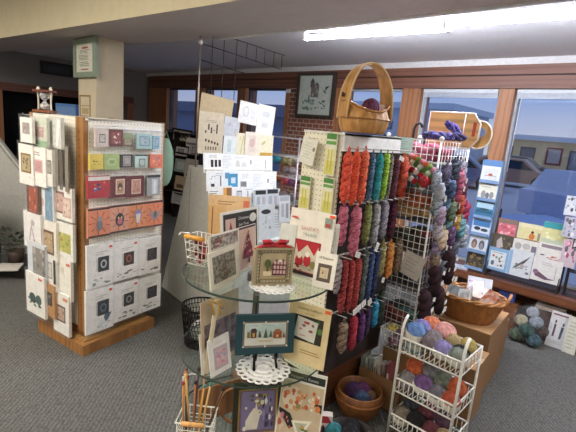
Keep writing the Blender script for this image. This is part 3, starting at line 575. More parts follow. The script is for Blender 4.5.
gs('ivory sheet with pink toned figure, middle of grid', (-2.7973,2.5489,1.3376,0.1494,0.2051), 'ebe2d2', [('r', .25, .15, .75, .85, 'e2d3c6'), ('o', .5, .55, .18, .2, 'd3b8aa')])
gs('cream sheet with mustard band along its bottom edge', (-2.7908,2.7066,1.3313,0.1692,0.1938), 'ebe3c6', [('r', .15, .05, .95, .2, 'c99f3e'), ('s', .2, .3, .8, .8, ['ddd0a4', 'cdbb86'], 5, 72)])
# leaflets in the tiers
TC = [['f1f1ef', 'e9ecec', 'f3f2ef', 'e6e9ec'], ['eef0f1', 'e4ebef', 'f2f2f2', 'e9e9e6'], ['f0efec', 'e6eaec', 'ebebe8'], ['c9cfd2', 'c2c8cb', 'ccd0d1']]
def lf(label, P, base, art, dy=0, **k): return card('leaflet', label, 'leaflet', P, 84 + dy, base, art, lean=7, group='leaflets standing in the rows of the grey A shaped display', **k)
lf('white leaflet with three small black figures, left end of the top leaflet row', (-2.7524,2.1123,1.2019,0.1736,0.1582), 'f2f2f0', [('r', .38, .3, .52, .66, '1e1e20'), ('r', .58, .3, .72, .66, '2a2a2c'), ('r', .78, .32, .92, .66, '1e1e20'), ('L', .3, .75, .9, .9, 2, 'b5b5b5')])
lf('white leaflet with fine grey grid, second in the top leaflet row', (-2.7383,2.2467,1.2098,0.1154,0.1461), 'eceeee', [('L', .1, .1, .9, .9, 9, 'cfd2d4')])
lf('white leaflet with pale line drawing of two houses, middle of the top leaflet row', (-2.7248,2.3748,1.2096,0.1614,0.1413), 'eff0ef', [('p', [(.2, .3), (.45, .3), (.45, .55), (.32, .7), (.2, .55)], 'cfcfcc'), ('p', [(.55, .3), (.85, .3), (.85, .5), (.7, .65), (.55, .5)], 'd8d8d5'), ('L', .1, .78, .9, .9, 2, 'bababa')])
lf('white leaflet with one slim dark vertical mark, right part of the top leaflet row', (-2.7096,2.5194,1.2009,0.1488,0.1452), 'f1f1ef', [('r', .2, .5, .28, .75, '77777a'), ('L', .4, .2, .9, .8, 6, 'd0d0d0')])
lf('white leaflet with grey stem, right end of the top leaflet row', (-2.696,2.649,1.2006,0.1335,0.1486), 'f3f2f0', [('r', .4, .25, .46, .75, '8d8d8d'), ('L', .6, .2, .95, .6, 4, 'd5d5d5')])
lf('white leaflet with black block at its foot, left end of second leaflet row', (-2.6595,2.0343,1.0753,0.0888,0.1555), 'eff0f0', [('r', .45, .08, .9, .36, '222225'), ('s', .3, .4, .9, .8, ['b4b8ba', 'd5d7d8'], 6, 73)])
lf('white leaflet with upright grey bar, second in second leaflet row', (-2.6516,2.1104,1.081,0.1006,0.1499), 'eceeef', [('r', .5, .1, .62, .75, '6c6f74'), ('L', .1, .7, .9, .9, 2, 'b9bcbf')])
lf('white leaflet with bright blue block letters, in second leaflet row', (-2.6408,2.2124,1.0862,0.1427,0.1528), 'e3ecf1', [('r', .3, .05, .95, .8, '3d8fb8'), ('r', .5, .3, .8, .6, 'd7e6ee'), ('r', .1, .55, .4, .85, '5d8db0')])
lf('white leaflet with small grey photograph, middle of second leaflet row', (-2.6265,2.349,1.0741,0.1504,0.157), 'f0f1f1', [('r', .2, .12, .6, .45, '7b7d7c'), ('s', .22, .14, .58, .43, ['5f6160', '9b9c9a'], 6, 74), ('L', .3, .6, .9, .85, 4, 'c9cbcc')])
lf('white leaflet with faint ruled text, right part of second leaflet row', (-2.6125,2.4816,1.0702,0.1369,0.1609), 'eef0f0', [('L', .1, .15, .9, .85, 9, 'cdd0d2')])
lf('white leaflet with short dark stroke, right end of second leaflet row', (-2.599,2.6107,1.0665,0.1435,0.1561), 'f0f0ef', [('r', .3, .4, .4, .62, '6f7274'), ('L', .5, .2, .9, .8, 6, 'd2d4d4')])
lf('white leaflet with small scattered grey title, left end of third leaflet row', (-2.5538,1.984,0.9801,0.0957,0.1452), 'eceeec', [('L', .1, .6, .9, .8, 2, '6f7674'), ('s', .2, .1, .8, .5, ['c7c9c6'], 5, 75)])
lf('white leaflet with ochre picture and dark seal, third leaflet row', (-2.5426,2.09,0.9743,0.1181,0.1561), 'e9e9e6', [('r', .3, .1, .75, .9, 'd9a24a'), ('r', .55, .2, .95, .9, '8d5f36'), ('o', .2, .25, .16, .12, '2e2e30')])
lf('white leaflet with narrow grey doorway picture, third leaflet row', (-2.531,2.2012,0.9683,0.1234,0.1517), 'eef0f0', pic(.4, .15, .8, .8, '777a80', 'c9cdd3', ['9fa4ac'], 4, 76))
lf('white leaflet with two thin blue grey strokes, third leaflet row', (-2.5187,2.3175,0.9538,0.1292,0.1635), 'eaedee', [('r', .3, .2, .38, .8, '8b95a6'), ('r', .65, .2, .72, .7, '9aa2af'), ('L', .1, .82, .9, .92, 1, 'b9bcbf')])
for i, (x0, x1) in enumerate(((250, 266), (264, 279), (277, 291))):
    lf(['grey clear wrapped leaflet with small black header, fourth row left', 'grey clear wrapped leaflet with wide black header, fourth row middle', 'grey clear wrapped leaflet with faint black title, fourth row right'][i], [(-2.461,2.3881,0.9011,0.1328,0.1981), (-2.448,2.5122,0.9012,0.1392,0.2027), (-2.3439,2.5529,0.842,0.1198,0.219)][i], TC[3][i], [('r', .1, .8, .9, .97, '1f2124' if i < 2 else 'a9adaf'), ('r', .2, .2, .45, .7, 'a3aaaf'), ('r', .6, .15, .85, .7, ['b3aeb0', 'aaa5ab', '8f8f92'][i])])
for i, P in enumerate(((-2.3749,2.2573,0.7365,0.1271,0.226), (-2.3528,2.3724,0.7098,0.1636,0.28), (-2.3366,2.5263,0.6931,0.1847,0.2554))):
    lf(['clear sleeved grey leaflet in the lowest row, left one', 'clear sleeved leaflet with grey sketch and black oval title, lowest row middle', 'clear sleeved leaflet with pale text, lowest row right'][i], P, ['c4cccd', 'c8cecf', 'ccd1d0'][i], [[('r', .2, .1, .3, .9, 'a9b1b3'), ('r', .6, .1, .65, .9, 'dfe4e4')], [('o', .45, .82, .3, .07, '2c2c2e'), ('s', .2, .3, .8, .7, ['8e9294', 'a9adae', 'd8dbdb'], 9, 78)], [('L', .1, .4, .8, .9, 6, 'a8acad')]][i])
# orange tan folders before the tiers
lf('tan pattern folder with small brown script and red corner, in front of the leaflet rows', (-2.3733,1.9862,0.9395,0.3628,0.1483), 'd9b27c', [('L', .2, .5, .7, .75, 2, 'a2713e'), ('r', .82, .45, .97, .8, 'd4704c')], roll=6)
lf('tan pattern folder standing edge on behind the quilt book', (-2.3372,1.8515,0.7472,0.1477,0.2836), 'd6a868', [('r', .18, .1, .24, .95, '7a4426')], roll=4)
# ---------------------------------------------------------------- round glass tiered stand
ts = E('glass_display_stand', 'round tiered glass display stand holding framed pieces and leaflets in the foreground', 'display stand', (-.97, .95, 0))
GR_ = .245
for z in (1.13, .865, .60):
    b = B(); gm = M('e2efe6', 'glass', .9); em = M('3d4c45', rough=.15)
    n = 72; c = [(GR_ * cos(2 * pi * k / n), GR_ * sin(2 * pi * k / n)) for k in range(n)]
    b.face([(x, y, 0) for x, y in c], gm)
    b.grid([[(x, y, 0) for x, y in c], [(x, y, -.007) for x, y in c]], em); b.done('glass_shelf', ts, (0, 0, z), norm=False)
    b = B(); b.tube([(0, 0, z - .03), (0, 0, z - .0075)], .035, M('4a4644', 'metal', .4), 14); b.done('shelf_collar', ts)
b = B(); b.tube([(0, 0, .03), (0, 0, 1.122)], .011, M('3b3734', 'metal', .4), 10); b.done('pole', ts)
b = B(); b.lathe([(.001, 0), (.22, 0), (.22, .02), (.05, .035), (.001, .035)], M('3a3330', rough=.4), 28); b.done('base', ts)
def doily(label, c, r):
    b = B(); m = M('efefec', 'cloth', .9); x, y, z = c
    for q, tr in ((.25, .006), (.5, .0055), (.72, .005)):
        b.tube([(r * q * cos(t * pi / 12), r * q * sin(t * pi / 12), .003) for t in range(24)], tr * r / .065, m, 5, closed=True)
    for q, n, s in ((.37, 9, .12), (.61, 14, .115), (.88, 20, .13)):
        for k in range(n):
            a = 2 * pi * k / n; cx, cy = r * q * cos(a), r * q * sin(a)
            b.tube([(cx + r * s * cos(t * pi / 4), cy + r * s * sin(t * pi / 4), .003 + .002 * (q > .8)) for t in range(8)], .0028 * r / .065, m, 4, closed=True)
    b.sph((0, 0, .002), r * .2, r * .2, .003, m, 12, 4)
    return tag(b.done('doily', None, c), label, 'doily')
doily('round white crocheted doily under the framed gingham heart house on the top glass shelf', (-0.8404,0.885,1.1315), .068)
doily('round white crocheted doily under the dark green framed village on the middle glass shelf', (-0.8335,0.8679,0.8665), .082)
# top shelf
xm = framed('framed_stitchery', 'small taupe framed stitched house with pink windows and red ribbon on top glass shelf', (-0.8373,0.8833,1.136,0.1184,0.1181), 60, .007, 'ab9c80', 'b8aa8f',
  [('r', .0, .0, 1, 1, 'ac9d83'), ('r', .1, .1, .9, .9, '6b5d44'), ('r', .12, .12, .88, .88, 'c9b894')] + [('o', .16 + .097 * i, .94, .022, .02, 'e6ddc8') for i in range(8)] + [('o', .16 + .097 * i, .06, .022, .02, 'e6ddc8') for i in range(8)] + [('o', .05, .16 + .097 * i, .02, .022, 'e6ddc8') for i in range(8)] + [('o', .95, .16 + .097 * i, .02, .022, 'e6ddc8') for i in range(8)]
  + [('o', u, v, .035, .035, '5c6b3c') for u in (.1, .9) for v in (.1, .9)] + [('o', .3, .62, .1, .13, '55643a'), ('r', .27, .3, .33, .5, '5b4630'), ('r', .18, .26, .42, .4, 'dfcda6'), ('p', [(.44, .28), (.84, .28), (.84, .62), (.74, .76), (.64, .66), (.54, .76), (.44, .62)], '5c2635')]
  + [('r', .47 + .092 * i, .33 + .14 * j, .54 + .092 * i, .43 + .14 * j, 'dcb3b0') for i in range(4) for j in range(3)] + [('o', .64, .72, .06, .04, 'f0e8dc'), ('r', .2, .16, .8, .2, '8b7a4c')], fkind='plain', depth=.03)
w, h = (-0.8373,0.8833,1.136,0.1184,0.1181)[3:]
b = B(); rm = M('b3202a', 'cloth', .6)
for s in (-1, 1):
    b.tube([(0, .01, h + .008), (s * .016, .008, h + .018), (s * .036, .006, h + .017), (s * .03, .012, h + .006), (0, .01, h + .006)], [.004, .007, .008, .006, .004], rm, 6)
    b.tube([(0, .008, h + .005), (s * w * .3, .006, h + .004), (s * w * .52, .004, h - .004)], [.005, .005, .003], rm, 6)
q = b.done('ribbon_bow', xm); q['label'] = 'red ribbon bow'
lfT = lambda label, P, yaw, base, art, **k: card('leaflet', label, 'leaflet', P, yaw, base, art, lean=k.pop('lean', 6), group=k.pop('group', 'leaflets on the top glass shelf'), **k)
lfT('black cover leaflet titled in white script with white seal, on the top glass shelf', (-1.0172,0.9173,1.131,0.1946,0.1985), 101, 'eae5dc', [('r', .05, .03, .95, .96, '2b2823'), ('r', .1, .55, .36, .88, 'd3b1a4'), ('p', [(.16, .6), (.3, .6), (.23, .84)], '7b3a3f'), ('o', .83, .84, .1, .075, 'e5e1d8'), ('L', .42, .3, .9, .5, 3, '55504a'),
  ('t', 'Christmas', .56, .86, .068, 'e8e4da', .3), ('t', 'Just Trees', .56, .76, .064, 'e8e4da', .3)])
tree = [('p', [(.66, .3), (.94, .3), (.8, .86)], '7e2f3c')] + [('s', .68, .3, .92, .6, ['a63f4d', 'e2c3ba', '5d2430', 'd9a7a0'], 12, 81), ('s', .74, .55, .86, .8, ['a63f4d', 'e2c3ba'], 6, 82), ('r', .785, .18, .825, .3, '3a2a24'), ('o', .8, .88, .03, .02, 'b59a5a')]
lfT('cream leaflet with wreath photographs and a tall red patchwork tree, on the top glass shelf', (-0.976,0.8552,1.131,0.2489,0.1496), 105, 'e9e2d4', [('r', .6, .08, .98, .97, 'dcbcaa'), ('r', .6, .95, .98, .99, '39322c'), ('r', .03, .72, .57, .97, M('6d6b60', 'motley', .5, 'b7a9a0', 80)), ('o', .15, .84, .09, .07, '7b4a48'), ('s', .05, .74, .55, .95, ['6d6b60', '8e5a58', 'b7b0a4', '544e48'], 14, 83), ('r', .03, .08, .57, .7, 'd8d0c2')] + tree)
framed('framed_picture', 'small cream framed grey photo card leaning on the wreath leaflet, left of top glass shelf', (-0.9379,0.789,1.131,0.1491,0.1075), 108, .014, 'd9d2bf', '8b8578', [('r', 0, 0, 1, 1, M('57544a', 'motley', .5, '98917f', 90)), ('s', .05, .05, .95, .95, ['6d5f52', '8a857a'], 7, 84)], lean=9, fkind='plain', depth=.006)
lfT('cream leaflet with fine ruled text lying behind the small grey photo card', (-0.9504,0.7977,1.131,0.1579,0.0655), 107, 'd6d0c0', [('L', .1, .05, .9, .3, 4, '9c9584')], lean=4)
snt = [('r', .18, .08, .78, .56, '9f2430'), ('r', .22, .1, .74, .5, 'd9ccb6'), ('p', [(.22, .5), (.3, .36), (.48, .5), (.66, .36), (.74, .5), (.74, .54), (.22, .54)], 'b8242f'), ('o', .34, .24, .09, .1, 'b8242f'), ('o', .34, .33, .05, .05, 'e8dccb'), ('o', .52, .27, .08, .09, 'c8313a'), ('o', .52, .36, .05, .04, 'efe6da'), ('o', .66, .22, .06, .06, '8f8a4e'), ('s', .24, .1, .72, .2, ['4a2a2c', '7a6a44', '3a3836', 'd8c2a8'], 9, 85), ('r', .18, .05, .78, .09, '2e2a2a')]
lfT('large white leaflet with red bordered santa picture and red arched title, top glass shelf', (-0.8371,1.0261,1.131,0.1598,0.2207), 12, 'ece7da', snt + [('r', .8, .8, .95, .94, '8f9a8c'), ('r', .82, .81, .93, .86, 'b04a48'), ('o', .13, .87, .08, .015, 'd2564e'), ('L', .2, .58, .2, .58, 1, 'fff'), ('t', "SANTA'S", .5, .735, .075, 'c58a84'), ('t', 'VILLAGE', .52, .655, .06, '7f9d94')], sticker=(.88, .945, .11, .04, 'f0602c'))
lfT('plain white leaflet edge showing behind the santa leaflet', (-0.7913,1.0743,1.131,0.062,0.1872), 22, 'eceae2', [('L', .3, .1, .9, .9, 7, 'd0cfc8')], lean=2)
lfT('plain pale leaflet half hidden between the framed house and the lowest leaflet row', (-0.9087,1.0036,1.131,0.0562,0.1662), 20, 'dfe2da', [])
lfT('small white card with brown square frame leaning before the santa leaflet', (-0.7473,1.0079,1.131,0.0682,0.1093), 18, 'efeadd', pic(.17, .18, .82, .68, '5f5146', 'cfbf9f', ['b5a27f', '8b5f4c', 'd9cbb0'], 9, 86, .2) + [('t', 'of Seasons', .5, .85, .1, '6a7263')], lean=10)
# wire basket at the left rim
wb = E('wire_basket', 'small white wire basket with orange wooden handle, left rim of top glass shelf', 'basket', (-1.1285,0.8346,1.131), 20)
WM = M('e3ddd0', 'metal', .35); WWm = M('ece8df', rough=.35)
b = B()
for k, z in enumerate((.004, .025, .05, .075, .098)):
    f = .034 + .010 * k / 4; g = .028 + .008 * k / 4; b.tube([(-f, -g, z), (f, -g, z), (f, g, z), (-f, g, z)], .0016, WWm, 5, closed=True)
for s in range(6):
    t = -1 + 2 * s / 5; b.tube([(.034 * t, -.028, .004), (.044 * t, -.036, .098)], .0014, WWm, 5); b.tube([(.034 * t, .028, .004), (.044 * t, .036, .098)], .0014, WWm, 5); b.tube([(.034 * t, -.028, .004), (.034 * t, .028, .004)], .0014, WWm, 5)
for s in (-1, 1): b.tube([(s * .044, -.0, .098), (s * .062, -.03, .104), (s * .06, -.045, .1)], .003, WWm, 6)
b.done('wire_frame', wb)
b = B(); b.tube([(-.036, -.045, .1), (.036, -.045, .1)], .0075, M('d99a3e', 'wood', .4), 10); b.done('handle', wb)
b = B(); rg = random.Random(9)
for k in range(14): b.sph((rg.uniform(-.022, .022), rg.uniform(-.018, .018), .014 + .0045 * k), .012, .012, .010, M(rg.choice(['8f2f36', 'b7545a', 'dccfc8', '70242c']), 'yarn', .9), 8, 6)
tag(b.done('thread_bundle', None, (-1.1236,0.831,1.133), (0, 0, R(20))), 'red and white thread bundles filling the orange handled wire basket', 'thread')
# middle shelf
vg = framed('framed_stitchery', 'long dark teal framed stitched village on a black easel, middle glass shelf', (-0.8443,0.8813,0.9107,0.1838,0.1237), 57, .02, '1f434c', 'c6c6b6',
  [('r', 0, 0, 1, 1, '857f78'), ('r', .05, .08, .95, .92, 'd5d6cc'), ('r', .08, .55, .92, .88, 'bccfcb')] + [('o', u, v, .02, .04, 'eeece4') for u in (.02, .5, .98) for v in (.04, .96)]
  + [('r', .1, .38, .16, .6, '7e7248'), ('r', .18, .38, .3, .62, '5b3a36'), ('p', [(.16, .62), (.32, .62), (.28, .74), (.2, .74)], '46302e'), ('r', .22, .42, .26, .56, 'c9a34e'), ('p', [(.33, .4), (.41, .4), (.37, .68)], '3f5a4c'), ('p', [(.45, .38), (.55, .38), (.5, .74)], '3c5f50'), ('p', [(.57, .4), (.65, .4), (.61, .68)], '466b58'), ('r', .67, .36, .85, .56, '8a4a36'), ('p', [(.65, .56), (.87, .56), (.8, .7), (.72, .7)], 'a0623e'), ('r', .73, .4, .78, .5, 'd8b25e'), ('p', [(.87, .38), (.93, .38), (.9, .6)], '7a4a38'), ('p', [(.3, .3), (.7, .3), (.6, .25), (.4, .25)], 'b9a98c'), ('s', .1, .74, .9, .88, ['a3bcb6', 'd9ddd4'], 9, 87)], lean=8, fkind='plain', depth=.016)
x, y, z, w, h = (-0.8443,0.8813,0.9107,0.1838,0.1237)
es = E('picture_easel', 'small black wire easel holding the dark teal framed village', 'easel', (x, y, .869), 57)
b = B(); k = z - .869
for s in (-1, 1):
    b.tube([(s * .036, -.028, 0), (s * .034, -.012, k * .5), (s * .032, .0, k - .002), (s * .032, -.02, k - .006), (s * .032, -.024, k + .014)], .0042, M('1b1a19', 'metal', .4), 6)
    b.tube([(s * .036, -.028, 0), (s * .02, .07, 0), (s * .01, .03, k + .06)], .0035, M('1b1a19', 'metal', .4), 6)
b.done('wire_frame', es)
lfM = lambda label, P, yaw, base, art, **k: lfT(label, P, yaw, base, art, group='leaflets on the middle glass shelf', **k)
lfM('tan leaflet with a mauve grey photograph, left side of the middle glass shelf', (-0.9491,0.8005,0.866,0.1714,0.2176), 100, 'cbb79d', [('L', .35, .78, .7, .86, 2, '8b7a66'), ('r', .06, .08, .9, .66, M('5b5056', 'motley', .5, '8d8088', 34))])
lfM('plain white leaflet edge leaning at the far left of the middle glass shelf', (-0.9267,0.7302,0.866,0.0435,0.1206), 88, 'dcd8cf', [], lean=12)
lfM('small white card with faded pink and lavender sampler, front left of middle glass shelf', (-0.9028,0.7624,0.866,0.0868,0.1114), 97, 'eae6e0', pic(.2, .14, .85, .74, 'b9aab0', 'd0a9b0', ['b98e9c', 'a3a1b8', 'dcc3c4', 'c77f8c'], 14, 89, .12) + [('L', .3, .82, .75, .9, 2, 'c9c4bd')], lean=12)
lfM('cream yellow leaflet with red flower stitching on white cloth, right of the middle glass shelf', (-0.7778,0.9892,0.866,0.1437,0.1978), 16, 'e5cf9f', [('r', .14, .38, .86, .8, '2e2d24'), ('s', .5, .38, .86, .78, ['3d5b2e', '567c3c', '28331f'], 12, 90), ('p', [(.2, .44), (.7, .4), (.74, .74), (.24, .78)], 'd9d6cb'), ('s', .3, .55, .68, .72, ['b8454a', 'cf7a78', '8f5a58'], 8, 91), ('L', .34, .46, .5, .5, 1, 'c07a74'), ('L', .4, .18, .9, .26, 2, 'a99460'), ('t', 'Christmas Traditions', .5, .92, .05, '7d6c3e', .2), ('t', 'cross stitch', .52, .85, .038, '8b7a4c')], sticker=(.86, .93, .13, .05, 'f0663a'))
# slim cream stick with raffia
sk = E('wooden_stick', 'slim cream wooden stick tied with a gold raffia bow, left edge of the middle shelf', 'stick', (-0.929,0.7238,0.8665), 60)
b = B(); b.box(-.006, -.004, 0, .006, .004, .235, M('ddd0b4', 'wood')); b.done('stick', sk, (0, 0, 0), (0, R(5), 0))
b = B()
for s in (-1, 1):
    for q in (.6, 1, 1.3): b.tube([(.018, -.006, .222), (.018 + s * .014 * q, -.010, .232 + .004 * q), (.018 + s * .02 * q, -.008, .222), (.018 + s * .008, -.008, .216), (.02 + s * .012 * q, -.01, .19)], .0016, M('cfa44c', rough=.5), 5)
b.done('raffia_bow', sk)
# bottom shelf in view
rb = framed('framed_stitchery', 'dark olive framed stitchery of a white rabbit on purple, bottom glass shelf in view', (-0.8499,0.8814,0.6013,0.1623,0.1898), 57, .016, '2b2a1c', 'a5823c',
  [('r', 0, 0, 1, 1, 'b08f4c'), ('r', .045, .045, .955, .955, '6d5a62'), ('r', .09, .1, .91, .93, '7a7096'), ('p', [(.2, .12), (.5, .12), (.56, .4), (.5, .52), (.4, .58), (.3, .46), (.2, .3)], 'd9d2c4'), ('o', .52, .47, .09, .07, 'd9d2c4'), ('p', [(.42, .55), (.5, .53), (.46, .7)], 'd9d2c4'), ('o', .18, .15, .05, .05, 'e3ddd2'), ('o', .55, .48, .016, .016, '2b2220')]
  + [('s', .3, .62, .75, .88, ['a89152', '5a5030', '8b7a44', 'd9d2c2', '3f4234'], 15, 92), ('s', .6, .15, .9, .85, ['5d5580', 'e4e0e8', '463f62', '8f86ac', '39364a'], 20, 93), ('o', .45, .86, .03, .03, 'eeeae0'), ('o', .6, .7, .05, .05, 'd9d2c4'), ('o', .2, .6, .03, .03, 'd9d2c4'), ('o', .85, .55, .02, .05, 'eeeae0')], lean=7, fkind='plain', depth=.018)
fl = [('r', .05, .86, .97, .96, '252b29'), ('r', .04, .02, .97, .83, 'cbb89a'), ('p', [(.04, .45), (.3, .4), (.45, .25), (.3, .2), (.04, .4)], '1f2322'), ('p', [(.7, .6), (.97, .5), (.97, .62)], '1f2322'), ('o', .3, .62, .24, .16, 'e3d3bb'), ('s', .1, .45, .6, .8, ['d0a06a', 'c25e42', 'e8d9c0', 'd98b5e', '8d8d58'], 18, 94), ('s', .5, .5, .95, .82, ['d8824e', 'e6c39c', 'c9673e', 'eadfca'], 16, 95), ('s', .04, .05, .35, .4, ['c9788a', 'd98f80', 'a85a52', 'e0c7ae'], 16, 96), ('p', [(.35, .32), (.8, .38), (.55, .06)], 'e9e4d2'), ('p', [(.42, .3), (.7, .33), (.56, .15)], 'b9b9a0'), ('s', .55, .05, .95, .3, ['6d7a4a', 'c9a05e', '98a06a'], 12, 97)]
card('leaflet', 'white bordered floral leaflet with black title band, right of the rabbit frame', 'leaflet', (-0.7532,0.962,0.601,0.1497,0.2474), 24, 'ebe7dd', fl + [('t', "Victorian Roses", .52, .91, .06, 'c9cfc8')], lean=8, group='leaflets on the bottom glass shelf')
nb = E('wire_basket', 'white wire basket full of knitting needles at the left of the bottom glass shelf', 'basket', (-0.9771,0.7353,0.6015), 40)
b = B(); W = .052; D_ = .042
for z in (.004, .02, .036, .05, .064): b.tube([(-W, -D_, z), (W, -D_, z), (W, D_, z), (-W, D_, z)], .0017, WWm, 5, closed=True)
b.tube([(-W - .004, -D_ - .004, .09), (W + .004, -D_ - .004, .09), (W + .004, D_ + .004, .09), (-W - .004, D_ + .004, .09)], .003, WWm, 5, closed=True)
for s in range(7):
    t = -1 + 2 * s / 6; b.tube([(W * t, -D_, .004), (W * t, -D_, .09)], .0015, WWm, 5); b.tube([(W * t, D_, .004), (W * t, D_, .09)], .0015, WWm, 5); b.tube([(W * t, -D_, .004), (W * t, D_, .004)], .0015, WWm, 5)
b.tube([(-W, D_, .09), (-W - .01, D_, .19), (-W + .02, D_, .205), (W - .02, D_, .205)], .002, WWm, 5)
b.done('wire_frame', nb)
b = B(); b.tube([(-.035, -D_ - .006, .092), (.035, -D_ - .006, .092)], .0075, M('cf9a5a', 'wood', .4), 10); b.done('handle', nb)
rg = random.Random(12); x, y, z = (-0.9771,0.7353,0.6015)
for k in range(12):
    a = rg.uniform(-.04, .04); c = rg.uniform(-.03, .03); col = ['d9a24a', 'c98d52', 'b8734a', 'e0b878', '6e5a44', '5a4030'][k % 6]
    b = B(); b.tube([(0, 0, 0), (0, 0, .19 + .004 * k)], .0034, M(col, 'wood', .4), 7); b.sph((0, 0, .19 + .004 * k), .006, .006, .007, M(['4b8a7a', '9a3b34', '2d2a2a'][k % 3] if k < 6 else col), 8, 6)
    tag(b.done('knitting_needle', None, (x + a * cos(R(40)), y + a * sin(R(40)) + c * .5, z + .006), (R(rg.uniform(-6, 6)), R(6 + a * 300), R(40))), ['pale yellow wooden knitting needle in the white wire basket', 'light brown wooden knitting needle in the white wire basket', 'reddish brown wooden knitting needle in the white wire basket', 'straw coloured wooden knitting needle in the white wire basket', 'grey brown knitting needle in the white wire basket', 'dark brown knitting needle in the white wire basket'][k % 6], 'knitting needle', 'knitting needles in the wire basket below the glass shelves')
hp = E('embroidery_hoop', 'brown wooden embroidery hoop leaning behind the rabbit frame', 'hoop', (-0.9469,0.8761,0.603), 45, -12)
b = B(); b.tube([(.06 * cos(2 * pi * k / 28), 0, .066 + .06 * sin(2 * pi * k / 28)) for k in range(28)], .0055, M('8a5a32', 'wood', .4), 8, closed=True); b.done('ring', hp)
b = B(); b.tube([(-.01, -.003, .132), (.01, -.003, .132)], .004, M('a99c7c', 'metal', .3), 8); b.done('screw', hp)
b = B(); b.box(-.10, -.045, 0, .10, .045, .10, M('6d452a', 'wood', .55)); b.box(-.09, -.047, .045, .09, -.045, .055, M('3b2418')); tag(b.done('wooden_box', None, (-1.0, 1.03, .602), (0, 0, R(55))), 'dark brown wooden box at the centre of the bottom glass shelf', 'box')
b = B(); b.box(-.11, -.012, 0, .11, .0, .11, M('8d6242', 'wood', .6)); tag(b.done('wooden_board', None, (-1.02, .90, .602), (R(-12), 0, R(78))), 'brown wooden board leaning behind the needle basket', 'board')
# black mesh bin on the carpet
mb = E('mesh_bin', 'round black wire mesh bin on the carpet against the grey display', 'bin', (-2.37, 1.775, 0))
mb.scale = (1.08, 1.08, .98)
b = B(); BK = M('191817', 'metal', .5)
prof = [(.10 + .03 * k / 8, .3 * k / 8) for k in range(9)]
for r, z in prof: b.tube([(r * cos(t * pi / 14), r * sin(t * pi / 14), z + .006) for t in range(28)], .003 if z < .29 else .007, BK, 5, closed=True)
for t in range(36):
    a = t * pi / 18
    b.tube([(r * cos(a + z * 1.6), r * sin(a + z * 1.6), z + .006) for r, z in prof[::2]], .0024, BK, 4); b.tube([(r * cos(a - z * 1.6), r * sin(a - z * 1.6), z + .006) for r, z in prof[::2]], .0024, BK, 4)
b.lathe([(.001, .002), (.1, .002), (.1, .006), (.001, .008)], BK, 20); b.done('mesh_body', mb)
b = B(); b.sph((0, 0, .09), .075, .07, .08, M('cfccc6', 'cloth', .8), 14, 10, .08, 5); tag(b.done('crumpled_paper', None, (-2.37, 1.775, .012)), 'crumpled white paper inside the black mesh bin', 'paper')
# ---------------------------------------------------------------- yarn shelf behind the leaflet display
ys = E('wire_shelf', 'clear fronted wire shelf of yarn balls behind the white leaflets', 'shelf', (-3.2, 3.4, 0))
CL = M('e3e3e2', 'metal', .3)
b = B()
for sx in (-.42, .32):
    for sy in (-.14, .16): b.tube([(sx, sy, 0), (sx, sy, 1.52)], .008, CL, 6)
b.done('post', ys)
for z in (.55, .83, 1.10, 1.31, 1.50):
    b = B()
    for s in range(9): b.tube([(-.42, -.14 + .3 * s / 8, z), (.32, -.14 + .3 * s / 8, z)], .003, CL, 4)
    b.box(-.42, -.15, z, .32, -.145, z + .05, M('c9c6c4', 'film', 0)); b.done('shelf', ys)
ball('teal blue yarn ball on the upper level of the wire shelf behind the leaflets', (-3.2731,3.36,1.265,0.0488), '2d7f95', '4aa0b4', sq=.95, group='yarn balls on the wire shelf')
ball('olive green yarn ball on the upper level of the wire shelf behind the leaflets', (-3.1376,3.36,1.2587,0.0425), '8a8348', 'b3ab72', sq=.95, group='yarn balls on the wire shelf')
ball('tan yarn ball on the upper level of the wire shelf behind the leaflets', (-3.0647,3.36,1.2565,0.0379), 'b9a878', 'd8cfae', sq=.95, group='yarn balls on the wire shelf')
ball('beige yarn ball on the upper level of the wire shelf behind the leaflets', (-2.9831,3.36,1.2866,0.0415), 'a89a8a', 'd0c5b8', sq=.95, group='yarn balls on the wire shelf')
ball('rust brown yarn ball on the middle level of the wire shelf behind the leaflets', (-3.2363,3.36,1.0739,0.0544), '8d4a2a', 'c07a48', sq=.95, group='yarn balls on the wire shelf')
ball('coral red yarn ball on the middle level of the wire shelf behind the leaflets', (-3.1144,3.36,1.0586,0.0513), 'c9485a', 'e07a86', sq=.95, group='yarn balls on the wire shelf')
ball('plum purple yarn ball on the middle level of the wire shelf behind the leaflets', (-3.0188,3.36,1.051,0.0422), '7a4470', 'a06a94', sq=.95, group='yarn balls on the wire shelf')
ball('dusty mauve yarn ball on the middle level of the wire shelf behind the leaflets', (-2.947,3.36,1.1035,0.0417), 'a08a90', 'c4b0b4', sq=.95, group='yarn balls on the wire shelf')
ball('warm grey yarn ball on the middle level of the wire shelf behind the leaflets', (-3.1267,3.36,1.1642,0.0384), '8d8684', 'b3aaa8', sq=.95, group='yarn balls on the wire shelf')
ball('pale lilac grey yarn ball on the middle level of the wire shelf behind the leaflets', (-3.033,3.36,1.1708,0.0379), 'a79a9c', 'cfc4c6', sq=.95, group='yarn balls on the wire shelf')
ball('faded mauve yarn ball on the lower level of the wire shelf behind the leaflets', (-3.1251,3.36,0.8941,0.0431), '96888c', 'bfb2b4', sq=.95, group='yarn balls on the wire shelf')
ball('smoky grey yarn ball on the lower level of the wire shelf behind the leaflets', (-3.0073,3.36,0.8924,0.0445), '7f7276', 'a99ca0', sq=.95, group='yarn balls on the wire shelf')
ball('dusky rose yarn ball on the lower level of the wire shelf behind the leaflets', (-2.9108,3.36,0.9195,0.0418), '8a6068', 'b08a90', sq=.95, group='yarn balls on the wire shelf')
